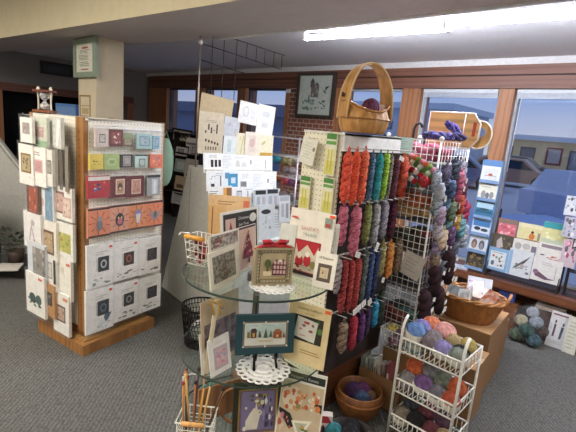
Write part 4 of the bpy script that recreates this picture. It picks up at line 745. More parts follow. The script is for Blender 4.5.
b = B(); b.box(-.36, -.12, 0, .28, .12, .16, M('cdbcbc', 'film', .1)); tag(b.done('plastic_bin', None, (-3.2, 3.4, .834)), 'clear plastic bin of pinkish yarn on the lowest visible level of the wire shelf', 'bin')
# dark bookcase below the left windows
bc = E('bookcase', 'dark wooden bookcase under the left windows beyond the wooden posted rack', 'bookcase', (-6.1, 4.05, 0))
DK = M('231714', 'wood', .5)
for q in ((-.72, -.16, 0, -.69, .16, 1.40), (.66, -.16, 0, .69, .16, 1.40), (-.03, -.16, 0, 0, .16, 1.40)): b = B(); b.box(*q, DK); b.done('side_panel', bc)
for z in (.06, .42, .76, 1.08, 1.385): b = B(); b.box(-.72, -.16, z - .02, .69, .16, z, DK); b.done('shelf', bc)
b = B(); b.box(-.72, .15, 0, .69, .16, 1.4, '1a1210'); b.done('back_panel', bc)
framed('framed_picture', 'black framed pale print with three dark rings on top of the dark bookcase', (-6.0628,3.98,1.2301,0.4265,0.2136), 14, .03, '17110f', 'b7a99c', [('o', .25, .5, .13, .26, '2e201c'), ('o', .25, .5, .06, .12, 'a48f80'), ('o', .5, .5, .13, .26, '2e201c'), ('o', .5, .5, .06, .12, 'a48f80'), ('o', .75, .48, .13, .26, '2e201c'), ('o', .75, .48, .06, .12, 'a48f80')], roll=3)
for lb, P, c, art in (('white card with thin dark header standing right of the ringed print on the bookcase', (-5.6936,3.95,1.1904,0.3186,0.1376), 'cfc8c4', [('r', .05, .2, .95, .45, '6e6360')]), ('small white framed card on the upper bookcase shelf, left one', (-5.9675,3.92,1.0217,0.2819,0.1421), 'b9b2b0', pic(.2, .2, .7, .8, '504a4a', '8f8886', ['6b6462'], 5, 101)), ('small white framed card on the upper bookcase shelf, right one', (-5.6275,3.92,1.0575,0.2369,0.1676), 'aaa3a2', pic(.3, .15, .9, .85, '3a3434', '9f9896', ['77706e'], 5, 102)),
        ('grey green leaflet on the middle bookcase shelf', (-5.9515,3.9,0.7673,0.2831,0.2069), '8c948c', [('r', .2, .2, .8, .8, 'a9b3aa')]), ('beige leaflet beside the grey green one on the middle bookcase shelf', (-5.6598,3.9,0.7118,0.2941,0.2941), 'a89e94', [('L', .2, .2, .8, .8, 5, '8b8178')]), ('tan leaflet with dark lettering on the lower bookcase shelf', (-5.9174,3.88,0.4811,0.2554,0.2248), 'a99274', [('r', .2, .15, .8, .4, '4a3a30')]), ('pale leaflet on the lowest visible bookcase shelf', (-5.9887,3.88,0.2382,0.2609,0.1966), 'a5a3a0', [('L', .2, .2, .8, .8, 4, '827f7c')])):
    card('leaflet', lb, 'leaflet', P, 8, c, art, lean=8, group='cards and leaflets in the dark bookcase')
b = B(); b.sph((0, 0, .07), .2, .1, .08, M('b9bcc4', 'film', .15, None, 9), 18, 12, .12, 6); b.sph((.08, 0, .12), .11, .08, .07, M('b9bcc4', 'film', .15, None, 9), 14, 10, .15, 5); tag(b.done('plastic_bag', None, (-6.55, 4.02, 1.40)), 'crumpled clear plastic bag on the left end of the dark bookcase', 'bag')
framed('framed_picture', 'dark framed castle and thistle cross stitch hanging on the brick pier', (-3.6102,4.28,1.7616,0.5793,0.5456), 3, .035, '3c352f', 'b9bfb4',
  [('r', 0, 0, 1, 1, 'bcc3b8'), ('r', .36, .45, .6, .76, '6f6a64'), ('s', .36, .45, .6, .76, ['8a8078', '564f4a', 'a3978c'], 10, 103), ('r', .33, .7, .46, .84, '5e5854'), ('p', [(.33, .84), (.46, .84), (.395, .95)], '39434e'), ('p', [(.46, .76), (.6, .76), (.53, .84)], '4a4f55'), ('p', [(.70, .68), (.78, .6), (.8, .72), (.92, .74), (.8, .62), (.84, .54), (.76, .58)], '3d4a48'), ('s', .1, .1, .5, .4, ['5f7468', '7f9486', '49594f', '94a49a'], 22, 104), ('s', .5, .15, .85, .38, ['6e8478', '8fa295', '55665c'], 12, 105), ('r', .3, .3, .34, .5, '5f7468'), ('s', .6, .4, .85, .55, ['c9b58a', 'd3d6c9'], 5, 106)], depth=.05)
b = B(); b.tube([(0, 0, 0), (0, -.03, 0)], .006, 'cfcfcf', 8); b.box(-.03, -.05, -.02, .03, -.03, .025, 'd8d6d2'); tag(b.done('wall_bracket', None, (-4.07, 4.33, 2.08)), 'small white bracket at the upper left of the castle picture', 'bracket')

# ---------------------------------------------------------------- cream pegboard stand with hanks
pg = E('pegboard_stand', 'cream pegboard stand with a white top board carrying twisted yarn hanks on its side', 'display stand', (-1.475, 1.703, 0))
PC = 'efe9d2'; PW, PD = .24, .63
b = B(); b.box(0, 0, .3, PW, .012, 1.595, M(PC, 'pegX', .5)); b.done('front_panel', pg)
b = B(); b.box(PW - .014, .012, .3, PW, PD, 1.56, M('2f2422', rough=.7)); b.done('side_panel', pg)
b = B(); b.box(0, .012, .3, .012, PD, 1.59, M(PC, 'pegY', .5)); b.done('side_panel', pg)
b = B(); b.box(PW - .001, 0, 1.515, PW + .014, PD, 1.60, M('e9e8e4', rough=.4)); b.done('header_board', pg)
b = B(); b.box(-.004, -.004, 1.59, PW + .014, PD, 1.602, M('e6e4dd', rough=.4)); b.done('top_board', pg)
b = B(); b.box(-.01, -.02, 0, PW - .06, PD, .3, M('6f4327', 'woodx', .5)); b.box(-.02, -.03, .28, PW, PD, .30, M('5a3520', 'woodx', .5)); b.done('base', pg)
for z, y0, y1 in ((1.53, .02, .60), (1.265, .02, .60), (.985, .02, .59), (.665, .04, .58)):
    b = B(); b.tube([(PW + .012, y0, z), (PW + .012, y1, z)], .004, 'd9d6d0', 6)
    for k in range(9):
        yy = y0 + .03 + k * (y1 - y0 - .05) / 8; b.tube([(PW, yy, z), (PW + .10, yy, z + .004)], .0028, M('c9c6c0', 'metal', .3), 5)
    b.done('hang_rail', pg)
NP = 'yellow green needle packs on the cream pegboard'
def pk(label, P, art=()):
    return card('needle_pack', label, 'needle pack', P, 0, 'e9e6cf', [('r', .06, .03, .94, .62, 'dcd577'), ('r', .1, .35, .9, .62, 'e6e2a6'), ('r', .05, .84, .95, .97, '4e8a3f'), ('r', .05, .72, .95, .80, '6fa353'), ('r', .3, .1, .38, .6, 'c9bf52'), ('r', .6, .1, .68, .6, 'c9bf52'), *art], group=NP, extra=hookpair, rough=.2)
pk('tall green headed yellow pack high on the front of the cream pegboard', (-1.2815,1.683,1.3904,0.0665,0.2096)); pk('green headed yellow pack low at the left edge of the cream pegboard', (-1.4217,1.683,1.1987,0.0706,0.1743)); pk('green headed yellow pack low in the middle of the cream pegboard', (-1.2734,1.683,1.2019,0.0674,0.1812))
card('price_card', 'white hanging card with faint lines at the left edge of the cream pegboard', 'card', (-1.4193,1.663,1.4321,0.0987,0.1332), 0, 'e8e6d8', [('L', .2, .2, .8, .85, 6, 'd3d1c4'), ('o', .85, .62, .08, .08, '8a8672')], roll=10, extra=hookpair)
# handled basket on top
hb = E('handled_basket', 'tall tan woven basket with a broad hooped handle on top of the cream pegboard stand', 'basket', (-1.225, 1.85, 1.6025), 62)
TAN = M('c08d50', 'weave', .5)
b = B()
dip = lambda a: .028 * abs(cos(a)) ** 2 - .014
rings = []
for j in range(17):
    t = j / 16; z = .006 + .125 * t; r = .088 + .042 * sin(pi * (.12 + .72 * t)) - .012 * t
    rings.append([((r + .0018 * (1 if (k // 2) % 2 else -1)) * cos(2 * pi * k / 72), (r + .0018 * (1 if (k // 2) % 2 else -1)) * .92 * sin(2 * pi * k / 72), z + t * t * dip(2 * pi * k / 72) * 1.6) for k in range(72)])
rings += [[(x * .95, y * .95, z) for x, y, z in rings[-1]], [(x * .8, y * .8, .02) for x, y, z in rings[0]]]
b.grid(rings, TAN, True, True); b.done('body', hb)
b = B(); b.tube([(.118 * cos(a), .118 * .92 * sin(a), .131 + dip(a) * 1.6) for a in [2 * pi * k / 48 for k in range(48)]], .006, M('a8743a', 'weave', .5), 6, closed=True); b.tube([(.132 * cos(a), .122 * sin(a), .075) for a in [2 * pi * k / 48 for k in range(48)]], .003, M('a8743a', 'weave', .5), 5, closed=True); b.done('rim', hb)
b = B(); rings = []
for k in range(31):
    a = pi * k / 30; s_ = max(0, sin(a)); c = Vector((-.118 * cos(a), 0, .07 + .265 * s_ ** .75)); n = Vector((-cos(a), 0, s_)).normalized(); wd_ = .022 + .032 * abs(cos(a)) ** .8; th = .004
    rings.append([c + Vector((0, -wd_, 0)) + n * th, c + Vector((0, wd_, 0)) + n * th, c + Vector((0, wd_, 0)) - n * th, c + Vector((0, -wd_, 0)) - n * th])
b.grid(rings, M('c39355', 'weave', .5), True, True, False); b.done('handle', hb)
b = B()
for q in (0, 1): b.tube([r[q] for r in rings], .004, M('d9b988', rough=.5), 5)
b.done('handle_edging', hb)
for s in (-1, 1):
    b = B(); b.sph((s * .128, .0, .18), .006, .012, .012, '3a2416', 8, 6); b.done('handle_peg', hb)
ball('purple and white yarn ball peeking out of the tan handled basket', (-1.20, 1.86, 1.735, .042), '5f2a4c', '8a5878')
# twisted hanks, row by row (PX on the side of the stand)
def hk(lb, P, c, c2=None, tg=None, tilt=0, turns=None): hank(lb, P, c, c2, 90, tg, tilt=tilt, turns=turns)
hk('red orange hank in the top row, nearest the cream pegboard front', (-1.175,1.6837,1.2712,0.0497,0.2535), 'd3432f', 'ec6a4c')
hk('bright orange red hank, second in the top row', (-1.175,1.7536,1.2561,0.0437,0.2701), 'e2492f', 'f4714c')
hk('orange red hank, third in the top row', (-1.175,1.8251,1.256,0.0473,0.2766), 'dd5036', 'f58a66')
hk('slate blue hank in the top row beside the orange ones', (-1.185,1.9128,1.2642,0.036,0.2546), '3f5f80', '6d92ac')
hk('teal hank in the top row', (-1.175,1.9674,1.2568,0.0444,0.264), '1f8088', '45aeb0')
hk('lime green hank in the top row', (-1.175,2.0363,1.2688,0.04,0.2532), '7fae2f', 'b5d85a')
hk('grey brown hank in the top row right of the lime one', (-1.185,2.1062,1.2571,0.0273,0.2547), '7a7066', 'a89c90')
hk('dark maroon hank in the top row with a white paper tag', (-1.175,2.143,1.2508,0.0469,0.2464), '4a2230', '6e3a48', (.05, .022, .24, 18))
hk('brick red hank at the far end of the top row', (-1.185,2.2478,1.254,0.0685,0.2489), 'b8402f', 'd96a4c')
hk('rose pink hank in the second row nearest the pegboard front', (-1.175,1.6959,1.0593,0.0511,0.2043), 'a84f64', 'c9788a')
hk('dusty rose hank with a big white tag in the second row', (-1.165,1.7958,0.993,0.0579,0.2608), 'b3546a', 'd48496', (.045, .03, .015, 20))
hk('olive green hank in the second row', (-1.175,1.9149,1.0327,0.0472,0.2209), '6f7440', '9ca066')
hk('silver grey hank in the second row with a long white tag', (-1.175,2.0004,1.0144,0.0485,0.2388), '8f8d92', 'b9b7ba', (.03, .05, .0, 25))
hk('violet grey hank in the second row', (-1.175,2.0837,1.0434,0.0497,0.2207), '7d7886', 'a9a3b2')
hk('dark wine hank at the end of the second row', (-1.185,2.2013,1.0254,0.0488,0.2239), '3f1f2e', '7a3550')
hk('greyish mauve hank in the third row beside the santa leaflet', (-1.185,1.7165,0.7992,0.0428,0.1928), '8a7f80', 'ada2a2')
hk('deep red hank in the third row, first of the red ones', (-1.175,1.7633,0.683,0.041,0.3005), '842a2e', 'ad4644')
hk('deep red hank in the third row, middle of the red ones', (-1.165,1.8099,0.6795,0.039,0.299), '8f2b2c', 'b84a44')
hk('deep red hank with a long white tag in the third row', (-1.175,1.8848,0.661,0.0427,0.3079), '96302f', 'be5048', (.075, .035, .02, -18))
hk('charcoal green hank in the third row beside the red ones', (-1.175,1.9451,0.6859,0.0434,0.3233), '4c5350', '6f7672', (.04, .035, .015, -20))
hk('navy blue hank in the third row', (-1.175,2.0084,0.6752,0.0415,0.3361), '2f3d66', '51628e', (.035, .035, .02, -25))
hk('dark navy hank in the third row', (-1.185,2.0856,0.6774,0.0398,0.32), '243052', '43547e')
hk('olive tan hank in the third row', (-1.175,2.1179,0.8116,0.0484,0.2111), '8c8350', 'b4a874', (.03, .03, -.01, 15))
hk('orange and yellow hank in the third row', (-1.175,2.206,0.787,0.0556,0.2239), 'd2743a', 'e8b25c')
hk('taupe hank at the end of the third row', (-1.185,2.3284,0.785,0.0547,0.2192), '7f6650', 'a8907a')
hk('brown and white hank in the bottom row beside the base', (-1.175,1.8134,0.4395,0.0562,0.1856), '6e5648', 'a08a78')
hk('crimson hank in the bottom row', (-1.175,1.91,0.4229,0.0497,0.2106), 'a8283c', 'cf4c5c')
hk('purple hank in the bottom row', (-1.175,1.9897,0.4462,0.048,0.1827), '5a2f66', '7f4f8c')
hk('dark plum hank in the bottom row', (-1.185,2.0673,0.4614,0.0405,0.1734), '3b2743', '5a4062')
hk('bright turquoise hank at the end of the bottom row', (-1.175,2.1214,0.4999,0.0497,0.1678), '2182ac', '4fb0d2')
hk('dark green hank hanging behind the turquoise one', (-1.195,2.2302,0.4563,0.0485,0.25), '37453c', '566458')

# ---------------------------------------------------------------- white wire gondola
gd = E('wire_gondola', 'white wire grid yarn rack full of mixed yarn beyond the hanging hanks', 'wire rack', (-1.37, 2.36, 0))
WG = M('e4e3e0', 'metal', .35); WG2 = M('eceae6', rough=.35)
GW, GD_, GH = .335, .42, 1.60
b = B(); wires(b, gridsegs(GW, 1.2, 9, 30, 0), .0021, WG2, 4); b.done('front_grid', gd, (0, 0, .40))
b = B()
for (a, c) in gridsegs(GD_, 1.2, 10, 30, 0): b.tube([(GW, a[0], a[2]), (GW, c[0], c[2])], .0021, WG2, 4)
b.done('side_grid', gd, (0, 0, .40))
for x, y in ((0, 0), (GW, 0), (GW, GD_), (0, GD_)):
    b = B(); b.tube([(x, y, 0), (x, y, 1.605)], .006, WG2, 6); b.sph((x, y, 1.615), .014, .014, .014, 'f0efec', 10, 8); b.done('corner_post', gd)
for z in (.42, .70, .93, 1.12, 1.30, 1.47):
    b = B(); b.box(.01, .02, z - .006, GW - .01, GD_ - .01, z, M('6d6a6a', rough=.5)); b.done('shelf', gd)
rg = random.Random(21)
def skein(label, loc, L, r, c, c2, rz=0, group='yarn skeins lying inside the white wire gondola', ry=0):
    b = B(); m = M(c, 'yarn', .9, c2, 50)
    for k in range(3):
        a = 2 * pi * k / 3; pts = []
        for j in range(9):
            t = j / 8; q = a + t * 3.2; f = sin(pi * min(max(t, .12), .88)) ** .5; pts.append(((t - .5) * L, r * .5 * f * cos(q), r * .5 * f * sin(q) + r))
        b.tube(pts, [r * .55 * (.55 + .45 * sin(pi * min(max(j / 8, .1), .9))) for j in range(9)], m, 7)
    return tag(b.done('yarn_skein', None, loc, (0, R(ry), R(rz))), label, 'yarn', group)
GX = -1.37
for lb, z, c, c2, dx, dy in (('pink and rose skein on the top gondola shelf behind the grid, front', 1.47, 'b84a66', 'd98aa0', .14, .06), ('raspberry skein on the top gondola shelf, behind', 1.47, 'a23a58', 'c96a86', .2, .16), ('steel blue skein on the second gondola shelf', 1.30, '4a6684', '7f9ab4', .12, .06), ('grey blue skein on the second gondola shelf, right', 1.30, '5a6f86', '93a6b8', .24, .15),
        ('rust orange skein on the third gondola shelf', 1.195, 'c0562c', 'dd8450', .17, .06), ('orange skein at the back of the third gondola shelf', 1.12, 'b54e30', 'd07a50', .2, .2), ('golden tan skein on the third gondola shelf, left', 1.122, 'c08a48', 'e0b878', .11, .06), ('honey coloured skein on the third gondola shelf, right', 1.122, 'd09a50', 'e9c68c', .24, .13),
        ('dark green skein on the fourth gondola shelf', .93, '3a4436', '5b6650', .12, .07), ('dark brown skein on the fourth gondola shelf', .93, '3d2c28', '5c4640', .22, .08), ('bright red skein on the fourth gondola shelf, right', .93, 'b32d35', 'd45a58', .26, .18), ('charcoal skein on the fifth gondola shelf', .70, '34343a', '54545c', .12, .07), ('grey green skein on the fifth gondola shelf', .70, '5d6a62', '87948c', .2, .16),
        ('lilac skein on the second gondola shelf, back', 1.30, '8a7fa8', 'b4aaca', .17, .26), ('moss skein at the back of the fourth gondola shelf', .93, '5a5c3a', '84865e', .17, .28), ('slate violet skein on the fifth gondola shelf, right', .70, '4a4658', '74708a', .24, .1), ('deep teal skein at the back of the top gondola shelf', 1.47, '2f5a66', '5a8a96', .17, .28),
        ('dark red skein on the lowest gondola shelf', .42, '6f2c2a', '94504a', .12, .07), ('teal green skein on the lowest gondola shelf', .42, '2f5c58', '5a8a84', .23, .1), ('black skein on the lowest gondola shelf, behind', .42, '201f22', '3c3b40', .15, .2)):
    skein(lb, (GX + dx, 2.36 + dy + .02, z), .24, .058, c, c2, rg.uniform(-8, 8))
card('price_card', 'white card clipped on the gondola front grid below the red skein', 'card', (-1.1124,2.35,0.787,0.1325,0.1509), 0, 'cfcac0', [('L', .15, .2, .85, .8, 4, 'b5afa6')], roll=14)
# candy coloured bundle hanging over the front grid
for i, (x0, y0, x1, y1, c, c2) in enumerate(((394,160,431,184,'e6e0dc','b8262e'), (391,166,424,190,'b9262f','e9e4de'), (399,155,436,178,'4c7a3a','c9d6b0'), (402,152,440,172,'d9744a','e8a070'))):
    a = Vector([(-1.2849,2.31,1.4699), (-1.2938,2.3,1.4333), (-1.2595,2.315,1.5021), (-1.2455,2.32,1.5211)][i]); c_ = Vector([(-1.036,2.31,1.3636), (-1.067,2.3,1.3251), (-1.0254,2.315,1.3931), (-1.0223,2.32,1.4326)][i])
    b = B(); n = 9
    for k in range(n):
        p = a.lerp(c_, (k + .5) / n) + Vector((0, 0, .012 * sin(pi * k / n))) - a
        b.sph(p, .019, .017, .017, M([['b8262e', 'e9e4de'], ['b8262e', '4f7d3c', 'e9e4de'], ['4f7d3c', 'dfe4cf'], ['d9744a', '7fa050', 'd98aa0']][i][k % (3 if i in (1, 3) else 2)], 'yarn', .9), 10, 8, .04, 6)
    tag(b.done('yarn_hank', None, a), ['red and white striped candy hank over the gondola front grid', 'red, green and white hank hanging lowest over the gondola front grid', 'green and white hank over the gondola front grid', 'orange, green and pink hank topmost over the gondola front grid'][i], 'yarn', 'candy coloured hanks over the gondola grid')
x, y, z, r = (-1.0652,2.29,1.3825,0.028)
ball('round red pompom ball at the lower end of the candy hanks', (-1.0647,2.28,1.3716,0.0307), 'b3202c', 'd2484e')
# small hanks along the gondola side
hank('pale blue and white small hank on the side of the white wire gondola', (-1.0,2.3011,1.3177,0.0552,0.1294), '7f93b0', 'dfe3ea', 90, (.022, .03, .02, 10), group='small hanks on the gondola side', tilt=-8)
hank('dusky violet small hank on the side of the white wire gondola', (-1.0,2.4092,1.3472,0.0569,0.1325), '4a4660', '8c86a6', 90, None, group='small hanks on the gondola side', tilt=-1)
hank('dark slate small hank on the side of the white wire gondola', (-1.0,2.524,1.3785,0.0586,0.1358), '2e3442', '6a7284', 90, None, group='small hanks on the gondola side', tilt=6)
hank('lavender white small hank on the side of the white wire gondola', (-1.0,2.6357,1.3627,0.0606,0.1407), '8c8aa2', 'd8d6e2', 90, (.022, .03, .02, 10), group='small hanks on the gondola side', tilt=-3)
hank('silver blue small hank on the side of the white wire gondola', (-1.0,2.3352,1.1829,0.0564,0.1355), '6b7a86', 'c8d0d6', 90, None, group='small hanks on the gondola side', tilt=4)
hank('sky blue small hank on the side of the white wire gondola', (-1.0,2.4634,1.2013,0.0584,0.1399), '3e6a8c', 'b9d2e0', 90, None, group='small hanks on the gondola side', tilt=-5)
hank('magenta small hank on the side of the white wire gondola', (-1.0,2.5909,1.2094,0.0605,0.1447), '8c2f50', 'c05a80', 90, (.022, .03, .02, 10), group='small hanks on the gondola side', tilt=2)
hank('plum small hank on the side of the white wire gondola', (-1.0,2.7001,1.2459,0.0622,0.1476), '5a2a48', '8e4e74', 90, None, group='small hanks on the gondola side', tilt=-7)
hank('pale mauve small hank on the side of the white wire gondola', (-1.0,2.4129,1.0364,0.0583,0.144), 'b0a4b0', 'e2dce2', 90, None, group='small hanks on the gondola side', tilt=0)
hank('sea green small hank on the side of the white wire gondola', (-1.0,2.5358,1.0451,0.0604,0.1487), '46727a', '93bcc0', 90, (.022, .03, .02, 10), group='small hanks on the gondola side', tilt=7)
hank('mustard small hank on the side of the white wire gondola', (-1.0,2.6677,1.0545,0.0625,0.1537), 'c08a3a', 'e8c46c', 90, None, group='small hanks on the gondola side', tilt=-2)
hank('crimson small hank on the side of the white wire gondola', (-1.0,2.7858,1.0807,0.0644,0.1575), '8f2846', 'c25274', 90, None, group='small hanks on the gondola side', tilt=5)
hank('lilac small hank on the side of the white wire gondola', (-1.0,2.4392,0.8829,0.0595,0.1509), '7a6a8e', 'b8aac8', 90, (.022, .03, .02, 10), group='small hanks on the gondola side', tilt=-4)
hank('soft pink small hank on the side of the white wire gondola', (-1.0,2.5813,0.8836,0.0619,0.1568), 'b58ba0', 'e0c4d2', 90, None, group='small hanks on the gondola side', tilt=3)
hank('blue grey small hank on the side of the white wire gondola', (-1.0,2.7182,0.8872,0.0641,0.1624), '5c6474', 'a2aaba', 90, None, group='small hanks on the gondola side', tilt=-6)
hank('icy grey small hank on the side of the white wire gondola', (-1.0,2.8348,0.9238,0.0659,0.1658), '8a94a8', 'd4dae4', 90, (.022, .03, .02, 10), group='small hanks on the gondola side', tilt=1)
hank('faded lavender small hank on the side of the white wire gondola', (-1.0,2.4344,0.737,0.0601,0.1563), '9c8fa8', 'd2c8da', 90, None, group='small hanks on the gondola side', tilt=-8)
hank('charcoal blue small hank on the side of the white wire gondola', (-1.0,2.5645,0.7279,0.0623,0.1622), '3c4450', '7c8694', 90, None, group='small hanks on the gondola side', tilt=-1)
hank('pearl grey small hank on the side of the white wire gondola', (-0.975,2.3148,1.276,0.0553,0.1139), 'c7ccd6', '8e98ac', 90, (.022, .03, .02, 10), group='small hanks on the gondola side', tilt=-12)
hank('ink blue small hank on the side of the white wire gondola', (-0.975,2.4489,1.279,0.0575,0.1184), '2c3e5c', '6d84a6', 90, None, group='small hanks on the gondola side', tilt=-1)
hank('rose small hank on the side of the white wire gondola', (-0.975,2.548,1.3213,0.059,0.1204), 'a9506e', 'd58aa4', 90, (.022, .03, .02, 10), group='small hanks on the gondola side', tilt=10)
hank('orchid small hank on the side of the white wire gondola', (-0.975,2.3666,1.1323,0.0568,0.1202), 'a58cb0', 'd6c6dc', 90, None, group='small hanks on the gondola side', tilt=-3)
hank('leaf green small hank on the side of the white wire gondola', (-0.975,2.5017,1.1421,0.059,0.1247), '54684e', '94a688', 90, (.022, .03, .02, 10), group='small hanks on the gondola side', tilt=8)
hank('brick red small hank on the side of the white wire gondola', (-0.975,2.6235,1.1741,0.0609,0.1279), 'b04030', 'd87a60', 90, None, group='small hanks on the gondola side', tilt=-5)
hank('sand small hank on the side of the white wire gondola', (-0.975,2.4358,0.9782,0.0586,0.1278), 'd0b49a', 'ecdcc8', 90, (.022, .03, .02, 10), group='small hanks on the gondola side', tilt=6)
hank('grape small hank on the side of the white wire gondola', (-0.975,2.5626,0.9843,0.0608,0.1321), '5a3a6a', '9476a6', 90, None, group='small hanks on the gondola side', tilt=-7)
hank('turquoise small hank on the side of the white wire gondola', (-0.975,2.6901,1.0119,0.0628,0.1358), '4a8a94', '9cc8ce', 90, (.022, .03, .02, 10), group='small hanks on the gondola side', tilt=4)
hank('cocoa small hank on the side of the white wire gondola', (-0.975,2.4071,0.8276,0.0589,0.1317), '6a5648', 'a48e7c', 90, None, group='small hanks on the gondola side', tilt=-9)
hank('powder blue small hank on the side of the white wire gondola', (-0.975,2.5332,0.8283,0.061,0.1364), '90a8c0', 'd0dce8', 90, (.022, .03, .02, 10), group='small hanks on the gondola side', tilt=2)
for lbl, P in (('upper dark maroon fleece hank with white tags between gondola and tan basket', (-0.97,2.4453,0.6762,0.0838,0.2322)), ('middle dark maroon fleece hank with white tags left of the tan basket', (-0.96,2.5868,0.7388,0.0865,0.2373)), ('lowest dark maroon fleece hank with white tags beside the tan basket', (-0.95,2.3109,0.5523,0.081,0.2303)), ('dark maroon fleece hank touching the rim of the tan basket', (-0.93,2.4357,0.5902,0.0715,0.1952))):
    o = hank(lbl, P, '26141c', '442630', 90, (.04, .03, .05, 25), group='dark maroon hanks with white tags', tilt=-14)
    for k in range(3):
        b = B(); b.box(-.016, -.0015, -.012, .016, 0, .012, 'e6e2dc'); q = b.done('paper_tag', o, (.02 * (k - 1), -.045, P[4] * (.25 + .25 * k)), (0, R(30 * k - 30), 0)); q['label'] = 'white paper yarn tag'
# top of the gondola
TZ = 1.632
lb = E('weaving_board', 'tan clipped corner wooden board with white edging standing on top of the gondola', 'wooden board', (-1.0908,2.62,1.5725), 8, -4)
x0, y0, z0, w, h = (-1.1054,2.62,1.5793,0.3018,0.2068)
b = B(); q = [(-w * .5, 0), (w * .36, 0), (w * .5, h * .28), (w * .5, h * .72), (w * .36, h), (-w * .5, h)]
b.prism(q, 'y', 0, .012, M('c99f68', 'woodx', .5)); b.done('board', lb)
b = B(); b.tube([(u, 0, v) for u, v in q], .005, M('eeeae2', rough=.4), 6, closed=True); b.tube([(w * .2, -.002, 0), (w * .2, -.002, h)], .003, 'eeeae2', 5); b.done('edging', lb)
b = B(); b.box(w * .37, -.004, h * .35, w * .43, 0, h * .75, M('a8402c')); b.done('hand_slot', lb)
pd = E('wooden_paddle', 'round tan wooden disc with a blue sticker behind the clipped corner board', 'wooden disc', (-0.9704,2.72,1.5741), 8)
b = B(); r = .075; b.prism([(r * cos(t * pi / 14), .085 + r * 1.1 * sin(t * pi / 14)) for t in range(28)], 'y', 0, .012, M('c79a62', 'wood', .5)); b.done('disc', pd)
b = B(); b.tube([(r * cos(t * pi / 14), 0, .085 + r * 1.1 * sin(t * pi / 14)) for t in range(28)], .004, 'e9e2d2', 5, closed=True); b.done('edging', pd)
b = B(); b.prism([(.012 + .025 * cos(t * pi / 8), .10 + .028 * sin(t * pi / 8)) for t in range(16)], 'y', -.003, 0, M('7d98c9')); b.done('sticker', pd)
for i, (cx, cy, dx) in enumerate(((432, 139, 0), (441, 140, 0), (449, 131, 1), (455, 138, 1), (446, 139, 1))):
    P = [(-1.1451,2.47,1.5811), (-1.0814,2.45,1.586), (-1.0551,2.5,1.6245), (-0.9915,2.46,1.5884), (-1.0307,2.43,1.5841)][i]
    skein(['dark violet skein on top of the gondola, leftmost', 'violet skein on top of the gondola, front middle', 'blue violet skein topmost on the gondola pile', 'dark purple skein at the right end of the gondola top', 'deep purple skein in front of the gondola pile'][i], (P[0], P[1], TZ - .026 if i != 2 else TZ + .03), .11, .026, ['3a3566', '433c78', '4a4288', '2e2a4e', '3c3570'][i], ['5d5896', '6a62a8', '7068b4', '4c467a', '5f58a0'][i], [20, -15, 35, 60, -40][i], 'purple skeins on top of the white gondola', [0, 0, 35, 0, 0][i])
b = B(); p = (-1.2231,2.38,1.548); b.tube([(0, 0, 0), (0, 0, .06), (.01, 0, .085), (.03, 0, .095), (.045, 0, .085), (.05, 0, .07)], .008, M('2a2222', rough=.4), 8); tag(b.done('metal_hook', None, (p[0], 2.385, 1.60)), 'black curved hook standing at the left corner of the gondola top', 'hook')
card('price_card', 'small mint green sign card on the end of the white header board', 'card', (-1.215,2.259,1.5175,0.1273,0.0894), 55, 'b9d2c8', [('L', .15, .2, .85, .8, 4, '8fb0a6')])

# ---------------------------------------------------------------- window racks of cards and books
# ---------------------------------------------------------------- window racks of cards and books
DW = M('3a2a22', 'wood', .5)
br = E('card_rack', 'tall narrow blue card rack standing on the window sill', 'card rack', (-1.31, 4.17, .42))
BL = M('86a3cc', rough=.4)
b = B(); b.box(-.085, .02, 0, .085, .035, 1.055, BL); b.done('back_panel', br)
b = B(); b.box(-.086, -.03, 0, -.082, .035, 1.05, BL); b.done('side_panel', br)
b = B(); b.box(.082, -.03, 0, .086, .035, 1.05, BL); b.done('side_panel', br)
b = B(); b.box(-.085, -.02, 1.0, .085, .02, 1.055, M('5b83b8')); b.done('header', br)
for k in range(6): b = B(); b.box(-.082, -.05, .02 + k * .165, .082, .02, .028 + k * .165, M('8fa9cc')); b.box(-.082, -.052, .02 + k * .165, .082, -.048, .05 + k * .165, M('7f9cc6', rough=.2)); b.done('pocket', br)
CR = 'greeting cards in the tall blue card rack'
def wc(lb, k, h, base, art): card('greeting_card', lb, 'card', (-1.31, 4.135, .446 + k * .165, .163, h), 0, base, art, lean=5, group=CR)
wc('dark gold and brown photo card at the bottom of the blue rack', 0, .16, '3a3228', [('s', .05, .05, .95, .95, ['6e5a34', '2a2620', '8a7344', '4c4436'], 26, 110)])
wc('white card with two arched rosy pictures, second from bottom of the blue rack', 1, .15, 'cfd5dc', [('o', .28, .5, .16, .3, '6a5450'), ('o', .7, .5, .16, .3, '5d5a62'), ('o', .28, .42, .1, .2, 'a08478'), ('o', .7, .42, .1, .2, '8d8f98')])
wc('white and blue card with dark rocks, third from bottom of the blue rack', 2, .15, 'd5dde6', [('r', .04, .55, .96, .95, '3f79b4'), ('o', .3, .4, .18, .12, '2c3340'), ('o', .7, .35, .2, .1, '39424e')])
wc('teal sea picture card in the middle of the blue rack', 3, .15, '2f6f92', [('r', .05, .6, .95, .95, 'a9c9dc'), ('r', .05, .3, .95, .5, '1f5470'), ('o', .5, .55, .25, .06, '1c3a4e')])
wc('cream card with grey arches, second from top of the blue rack', 4, .15, 'dcdccf', [('L', .1, .75, .9, .9, 1, 'b0b0a4'), ('o', .3, .35, .13, .24, '8d8d90'), ('o', .52, .3, .1, .2, '6d6e74'), ('o', .74, .35, .12, .22, '8a8c90'), ('r', .05, 0, .95, .12, '4b8a8c')])
wc('white card with small red bird, top pocket of the blue rack', 5, .15, 'dfe3e6', [('r', .12, .1, .88, .85, 'd0d4d4'), ('o', .5, .48, .12, .08, 'b04a44'), ('r', .2, .4, .8, .43, '7a7472')])
